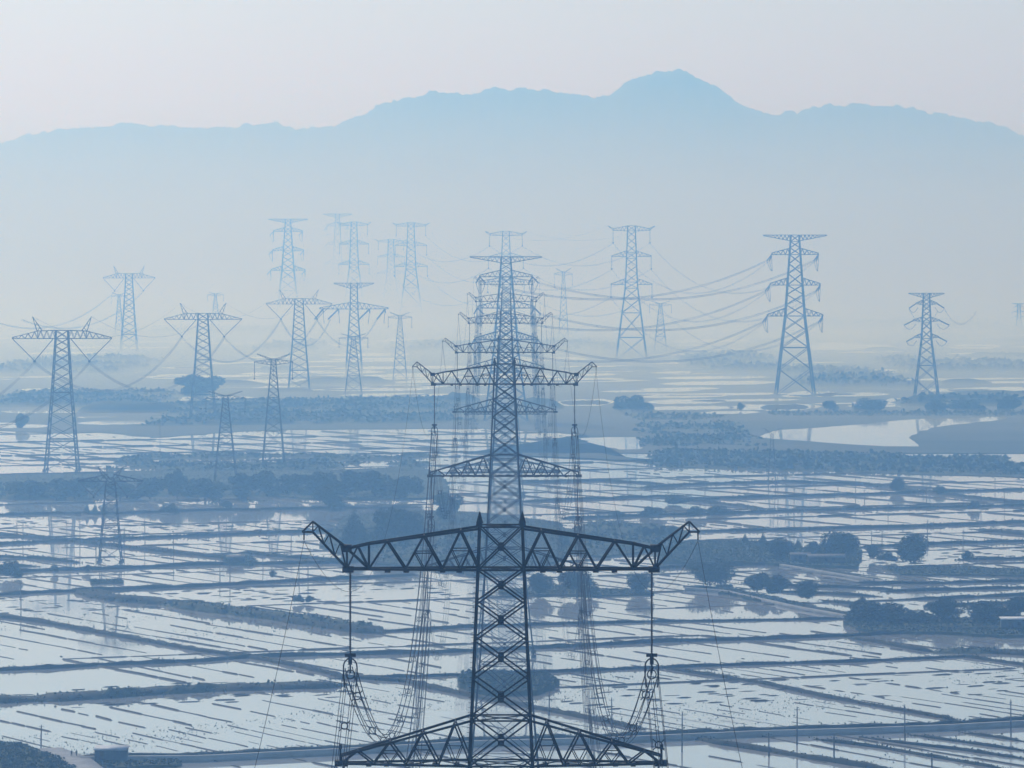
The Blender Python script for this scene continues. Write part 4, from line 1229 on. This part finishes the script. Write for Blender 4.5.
GWE = 'conductors of the angle tower line'
lv = ['upper', 'middle', 'lower']
e1d, e1o = dn(E2loc - E1loc), dn(D1loc - E1loc)
for sg, sn in ((-1, 'left'), (1, 'right')):
    for k, (zb, zt, x1) in enumerate(E_ARMS):
        bundle(wp(E1, sg * x1 + e1d[0] * 9.5, e1d[1] * 9.5, zb - 4.5), wp(E2, sg * x1 - e1d[0] * 9.5, -e1d[1] * 9.5, zb - 4.5), 19, '%s %s heavy bundle sagging from the angle tower to the one behind the central line' % (lv[k], sn), GWE, 6, 0.9, 0.05, spacer=60, ring=0.4)
        dx, dz = ((18, 114), (19.2, 88.5), (20, 61))[k]
        bundle(wp(E1, sg * x1 + e1o[0] * 9.5, e1o[1] * 9.5, zb - 4.5), wp(D1, sg * dx, 0, dz), 36, '%s %s bundle between the angle tower and the tall three-level tower' % (lv[k], sn), GWE, 4, 0.8, 0.045)
        bundle(wp(D1, sg * dx, 0, dz), wp(D5, sg * dx, 0, dz), 22, '%s %s bundle between the tall three-level tower and the one topping the central stack' % (lv[k], sn), GWE, 4, 0.8, 0.045)
        bundle(wp(D2, sg * dx, 0, dz), wp(D5, sg * dx, 0, dz), 26, '%s %s faint bundle between the faint cluster and the central stack' % (lv[k], sn), GWE, 4, 0.8, 0.045)
    bundle(wp(D1, sg * 22.5, 0, 130.8), wp(D5, sg * 22.5, 0, 130.8), 12, 'thin %s earth wire left of the tall three-level tower' % sn, GWE, 1, r=0.06)
    bundle(wp(F1, sg * 13, -2, 67), (300 + sg * 13, 3100, 70), 10, 'thin %s top wire leaving the compact three-armed tower' % sn, GWE, 2, 0.5, r=0.06)


# ================================================================== POLES
def pole_mesh():
    g = Geo()
    g.seg([((0, 0, -0.6), (0, 0, 9.0), 0.19, 0.12)], 8)
    g.box((0, 0, 8.3), (1.5, 0.1, 0.12)); g.box((0, 0, 8.95), (0.14, 0.14, 0.1))
    for x in (-.65, 0.65): g.seg([((x, 0, 8.36), (x, 0, 8.62), 0.05)], 6)
    g.seg([((0, 0, 9.0), (0, 0, 9.25), 0.05)], 6)
    return g.mesh('utility_pole', 'pole')


PM = pole_mesh()
PROWS = [
    ('standing in the shed field at the bottom left', [(41, 725, 747)]),
    ('standing below the main bottom dike, %s outward from the nearest tower', [(682, 712, 752), (769, 733, 757), (797, 707, 745), (834, 736, 757), (905, 705, 742), (932, 754, 768), (1011, 700, 738)]),
    ('standing in the field just right of the nearest tower body, %s of two', [(549, 690, 716), (612, 698, 727)]),
    ('in the field between the nearest tower body and its hanging wires', [(416, 665, 690)]),
    ('standing left of the overgrown embankment', [(21, 582, 608)]),
    ('standing along the dike below the plank hut, %s from the hut', [(220, 565, 581), (230, 560, 581), (263, 556, 571), (299, 560, 579), (308, 557, 578)]),
    ('in the water around the cup-shaped tower, %s from the frame edge', [(17, 522, 533), (23, 520, 542), (67, 522, 545), (74, 525, 547), (80, 520, 545), (96, 532, 552), (124, 528, 552), (145, 520, 543), (173.5, 532, 556), (226, 517, 541)]),
    ('rising from the wet flat behind the willow belt', [(160, 423, 442)]),
    ('standing beyond the plank hut, %s to its right', [(272, 541, 556), (291, 530, 552)]),
    ('on dikes behind the dome-shaped trees, %s outward from the nearest tower', [(700, 503, 521), (794, 487, 522), (802, 534, 543), (838, 480, 490), (855.5, 478, 500), (864.5, 489, 503), (871.6, 531, 542), (882, 530, 546), (888, 503, 516), (926.5, 484, 500), (927.5, 520, 538), (963.5, 489, 499), (963, 530, 548), (981, 489, 511), (995, 478, 491), (1004.5, 488, 506)]),
    ('in paddies near the slender mast-like tower, %s from the central line', [(590, 470, 484), (600, 478, 494), (628, 478, 492), (652, 485, 503), (668, 482, 496), (705, 478, 494), (748, 470, 486), (778, 474, 500), (786, 476, 500), (815, 470, 484)]),
]
ORD = ['first', 'second', 'third', 'fourth', 'fifth', 'sixth', 'seventh', 'eighth', 'ninth', 'tenth', 'eleventh', 'twelfth', 'thirteenth', 'fourteenth', 'fifteenth', 'sixteenth']
for txt, ps in PROWS:
    for i, (x, yt, yb) in enumerate(ps):
        p = gp(x, yb); h = (yb - yt) * p[1] / F
        o = bpy.data.objects.new('utility_pole', PM); COL.objects.link(o); o.location = p
        o.scale = (1.0, 1.0, h / 9.0); o.rotation_euler = (random.uniform(-.012, .012), random.uniform(-.02, .02), random.uniform(0, 3.1))
        tag(o, 'utility pole ' + (txt % ORD[i] if '%s' in txt else txt), 'utility pole', 'utility poles in the flooded fields')


# ================================================================== BUILDINGS
def house(name, px, yb, wid, dep, hgt, roofh, wallm, roofm, label, rz=0.0, z=0.9, shed=False, eave=0.5, win=0, cat='building'):
    p = gp(px, yb, z); root = empty(name, p, rz); tag(root, label, cat)
    x, y = wid / 2, dep / 2
    g = Geo()
    if shed:
        hb = hgt + roofh
        g.add([(-x, -y, -.5), (x, -y, -.5), (x, y, -.5), (-x, y, -.5), (-x, -y, hgt), (x, -y, hgt), (x, y, hb), (-x, y, hb)], [[0, 1, 5, 4], [1, 2, 6, 5], [2, 3, 7, 6], [3, 0, 4, 7]])
        for k in range(1, 6): g.box((-x + wid * k / 6, -y - .04, hgt / 2), (0.12, 0.08, hgt))
    else:
        g.box((0, 0, hgt / 2 - .25), (wid, dep, hgt + .5))
        g.add([(-x, -y, hgt), (-x, y, hgt), (-x, 0, hgt + roofh), (x, -y, hgt), (x, y, hgt), (x, 0, hgt + roofh)], [[0, 1, 2], [3, 5, 4]])
    wl = g.build('wall', wallm, root)
    g = Geo(); e_ = eave
    if shed:
        for k in range(1):
            v_ = np.array([(-x - e_, -y - e_, hgt + .05), (x + e_, -y - e_, hgt + .05), (x + e_, y + e_, hgt + roofh + .05), (-x - e_, y + e_, hgt + roofh + .05)])
            g.add(np.concatenate([v_, v_ + [0, 0, .16]]), [[0, 3, 2, 1], [4, 5, 6, 7], [0, 1, 5, 4], [1, 2, 6, 5], [2, 3, 7, 6], [3, 0, 4, 7]])
    else:
        for sg in (-1, 1):
            v_ = np.array([(-x - e_, sg * (y + e_), hgt - roofh * e_ / y), (x + e_, sg * (y + e_), hgt - roofh * e_ / y), (x + e_, 0, hgt + roofh), (-x - e_, 0, hgt + roofh)]) + [0, 0, .03]
            g.add(np.concatenate([v_, v_ + [0, 0, .15]]), [[0, 3, 2, 1], [4, 5, 6, 7], [0, 1, 5, 4], [1, 2, 6, 5], [2, 3, 7, 6], [3, 0, 4, 7]])
    g.build('roof', roofm, root)
    g = Geo(); g.box((-wid * .28, -y - .03, 1.0), (0.95, 0.12, 2.0)); g.build('door', 'wood', root)
    for k in range(win):
        g = Geo(); g.box((wid * (-.02 + .2 * k), -y - .03, hgt * .6), (1.0, 0.1, 0.9)); g.build('window', 'glass', root)
    return root


house('shed', 111.5, 758.5, 7.2, 4.2, 2.05, 0.55, 'shedwall', 'shedroof', 'low dark blue shed with a pale lean-to roof on the bottom dike', -.05, 1.0, shed=True, win=0, eave=.25, cat='shed')
house('hut', 235.5, 562, 6.0, 4.2, 1.7, 0.7, 'wood', 'thatch', 'small plank hut with a grey roof on an earth mound', .05, 0.9, eave=.5, cat='hut')
house('farm_building', 1019, 628, 11.0, 5.0, 2.7, 0.35, 'shedwall', 'white', 'low building with a bright white roof edge at the right frame edge', .02, 0.8, shed=True, win=2, eave=.3)
house('farm_shed', 800, 560.5, 7.0, 4.0, 2.0, 0.8, 'thatch', 'thatch', 'grey low-roofed shed between the low and the broad dome-shaped trees', .1, 1.0, win=1, cat='shed')
house('farm_shed', 826, 562.5, 13.0, 5.0, 2.1, 0.9, 'wood', 'thatch', 'long dark shed in front of the broad dome-shaped tree', .08, 1.0, win=2, cat='shed')
house('farmhouse', 862, 411, 12.0, 8.0, 4.0, 2.2, 'thatch', 'shedroof', 'grey farmhouse with a pale gable roof beyond the river', .2, 0.3, win=2, cat='house')
g = Geo()
for k in range(7): g.box((k * 1.5, 0, 0.45), (0.08, 0.08, 0.9))
for zz in (0.45, 0.85): g.box((4.5, 0, zz), (9.0, 0.05, 0.06))
o = g.build('railing', 'wood'); o.location = gp(80, 757, 1.0); tag(o, 'low wooden railing between the two people and the shed', 'railing')


# two villagers beside the shed
def person(px, yb, label, lean, rz):
    p = gp(px, yb, 1.0)
    J = {'pelvis': (0, 0, .92), 'belly': (0, -.01, 1.08), 'chest': (0, -.01 + lean * .3, 1.30), 'neck': (0, lean * .5, 1.46), 'head': (0, lean * .55, 1.56), 'top': (0, lean * .55, 1.68),
         'hl': (.1, 0, .86), 'kl': (.11, -.05, .48), 'al': (.11, .02, .08), 'tl': (.12, -.13, .04), 'hr': (-.1, 0, .86), 'kr': (-.11, .03, .48), 'ar': (-.12, .08, .08), 'tr': (-.13, -.06, .04),
         'sl': (.19, lean * .35, 1.38), 'el': (.25, lean * .3 - .02, 1.10), 'wl': (.23, lean * .3 - .16, .88), 'fl': (.22, lean * .3 - .2, .79), 'sr': (-.19, lean * .35, 1.38), 'er': (-.26, lean * .3, 1.11), 'wr': (-.22, lean * .3 - .18, .93), 'fr': (-.2, lean * .3 - .24, .86)}
    R = {'pelvis': .15, 'belly': .135, 'chest': .155, 'neck': .055, 'head': .09, 'top': .075, 'hl': .09, 'hr': .09, 'kl': .062, 'kr': .062, 'al': .043, 'ar': .043, 'tl': .04, 'tr': .04, 'sl': .065, 'sr': .065, 'el': .045, 'er': .045, 'wl': .032, 'wr': .032, 'fl': .035, 'fr': .035}
    ks = list(J); E_ = [('pelvis', 'belly'), ('belly', 'chest'), ('chest', 'neck'), ('neck', 'head'), ('head', 'top'), ('pelvis', 'hl'), ('hl', 'kl'), ('kl', 'al'), ('al', 'tl'), ('pelvis', 'hr'), ('hr', 'kr'), ('kr', 'ar'), ('ar', 'tr'),
                        ('chest', 'sl'), ('sl', 'el'), ('el', 'wl'), ('wl', 'fl'), ('chest', 'sr'), ('sr', 'er'), ('er', 'wr'), ('wr', 'fr')]
    me = bpy.data.meshes.new('person'); me.from_pydata([J[k] for k in ks], [(ks.index(a_), ks.index(b_)) for a_, b_ in E_], [])
    me.materials.append(M['cloth'])
    o = bpy.data.objects.new('person', me); COL.objects.link(o)
    m_ = o.modifiers.new('Skin', 'SKIN'); o.modifiers.new('Sub', 'SUBSURF').render_levels = 2
    for i, k in enumerate(ks): me.skin_vertices[0].data[i].radius = (R[k], R[k] * (.75 if k in ('pelvis', 'belly', 'chest') else 1))
    me.skin_vertices[0].data[0].use_root = True
    o.location = p; o.rotation_euler = (0, 0, rz); tag(o, label, 'person', 'people beside the shed')
    bm_ = Geo(); th = np.linspace(0, 2 * math.pi, 13)[:-1]
    for k, (zz, rr) in enumerate([(1.60, .10)]):
        V = [(rr * math.cos(a_) * s_ , lean * .55 + .015 + rr * math.sin(a_) * s_, 1.59 + h_) for h_, s_ in ((0, 1.0), (.07, .95), (.12, .6), (.14, .1)) for a_ in th]
        f_ = [[r_ * 12 + j, r_ * 12 + (j + 1) % 12, (r_ + 1) * 12 + (j + 1) % 12, (r_ + 1) * 12 + j] for r_ in range(3) for j in range(12)]
        bm_.add(V, f_)
    bm_.build('hair', 'hair', o)
    return o


person(71.5, 757, 'person in dark clothes bending slightly at the end of the track', -.25, .6)
person(76.5, 757, 'person in dark clothes standing upright nearest the railing', 0.0, -.4)

# ================================================================== MOUNTAINS
RIDGE = [(-200, 165), (-100, 150), (0, 143), (20, 136), (40, 130), (85, 126), (140, 124), (190, 127), (230, 127), (245, 123), (262, 121), (278, 122), (290, 127), (310, 128), (335, 126), (345, 119), (380, 105), (410, 96), (440, 92), (470, 92), (490, 87), (520, 86), (560, 91), (590, 96), (608, 95), (622, 87), (632, 79), (640, 76.5), (650, 71.5), (660, 70), (672, 70), (686, 71), (694, 75), (712, 82), (740, 103), (760, 111), (780, 113), (800, 111), (815, 106), (828, 103), (845, 106), (870, 103), (905, 106), (925, 110), (960, 116), (990, 122), (1024, 135), (1100, 150), (1200, 160)]


def mountains(dist, ridge, name, label, depth, seed, cut=0.0, rough=1.0):
    r = np.random.default_rng(seed)
    xs_px = np.array([q[0] for q in ridge], float); zs_px = np.array([CH + (HY - q[1]) * dist / F for q in ridge])
    X = np.linspace((-260 - 512) / F * dist, (1290 - 512) / F * dist, 520); n = len(X)
    px = 512 + X / dist * F
    top = np.interp(px, xs_px, zs_px) + (vnoise(n, 1, 3, r)[:, 0] - .5) * 5 * rough + (vnoise(n, 1, 9, r)[:, 0] - .5) * 7 * rough
    m_ = 110; q = np.linspace(0, 1, m_)
    ridgepos = 0.55
    prof = np.where(q < ridgepos, (q / ridgepos) ** 0.9, np.clip(1 - (q - ridgepos) / (1 - ridgepos), 0, 1) ** 1.2)
    spur = vnoise(n, m_, 26, r) * .5 + vnoise(n, m_, 11, r) * .3 + vnoise(n, m_, 5, r) * .2
    fac = prof[None, :] * (1 - (1 - prof[None, :]) * 0.9 * spur)
    Z = top[:, None] * fac + (vnoise(n, m_, 2.2, r) - .5) * 8 * rough * (prof[None, :] * (1 - prof[None, :]) * 4)
    Z = Z + ((r.normal(0, 1.7, (n, m_)) + (vnoise(n, m_, 2.6, r) - .5) * 9) * np.clip((prof[None, :] - .72) / .28, .25, 1) ** 1.5) * prof[None, :] ** .5
    Y = dist - depth * ridgepos + depth * q
    XX = X[:, None] * (Y[None, :] / dist)
    P = np.stack([np.broadcast_to(XX, (n, m_)), np.broadcast_to(Y[None, :], (n, m_)), Z - 1.0], 2).reshape(-1, 3)
    i, j = np.meshgrid(np.arange(n - 1), np.arange(m_ - 1), indexing='ij'); k = (i * m_ + j).ravel()
    g = Geo(); g.add(P, np.stack([k, k + m_, k + m_ + 1, k + 1], 1))
    return tag(g.build(name, 'hill', smooth=True), label, 'mountain', None, 'structure')


mountains(10000, RIDGE, 'mountains', 'long blue mountain ridge with one high rocky summit above the haze', 3600, 3)

HILLS = [(-250, 185), (0, 178), (60, 170), (120, 174), (200, 188), (300, 178), (380, 160), (450, 154), (520, 170), (600, 178), (680, 160), (740, 152), (800, 172), (880, 163), (950, 156), (1020, 168), (1290, 182)]
mountains(8900, HILLS, 'foothills', 'faint lower foothills in front of the main mountain ridge', 2000, 8)

# ================================================================== CAMERA
cam = bpy.data.cameras.new('camera'); co = bpy.data.objects.new('camera', cam); COL.objects.link(co)
co.location = (0, 0, CH); co.rotation_euler = (math.pi / 2, 0, 0)
cam.sensor_fit = 'HORIZONTAL'; cam.sensor_width = 36; cam.lens = F / 1024 * 36
cam.shift_y = -(384 - HY) / 1024
cam.clip_start = 1; cam.clip_end = 40000
scn.camera = co

scn.view_settings.view_transform = 'Standard'; scn.view_settings.look = 'None'
scn.view_settings.exposure = 0.08; scn.view_settings.gamma = 1; scn.view_settings.use_curve_mapping = False
scn.cycles.volume_bounces = 2; scn.cycles.max_bounces = 8; scn.cycles.diffuse_bounces = 2; scn.cycles.glossy_bounces = 3
scn.cycles.use_denoising = True
scn.cycles.sample_clamp_indirect = 8
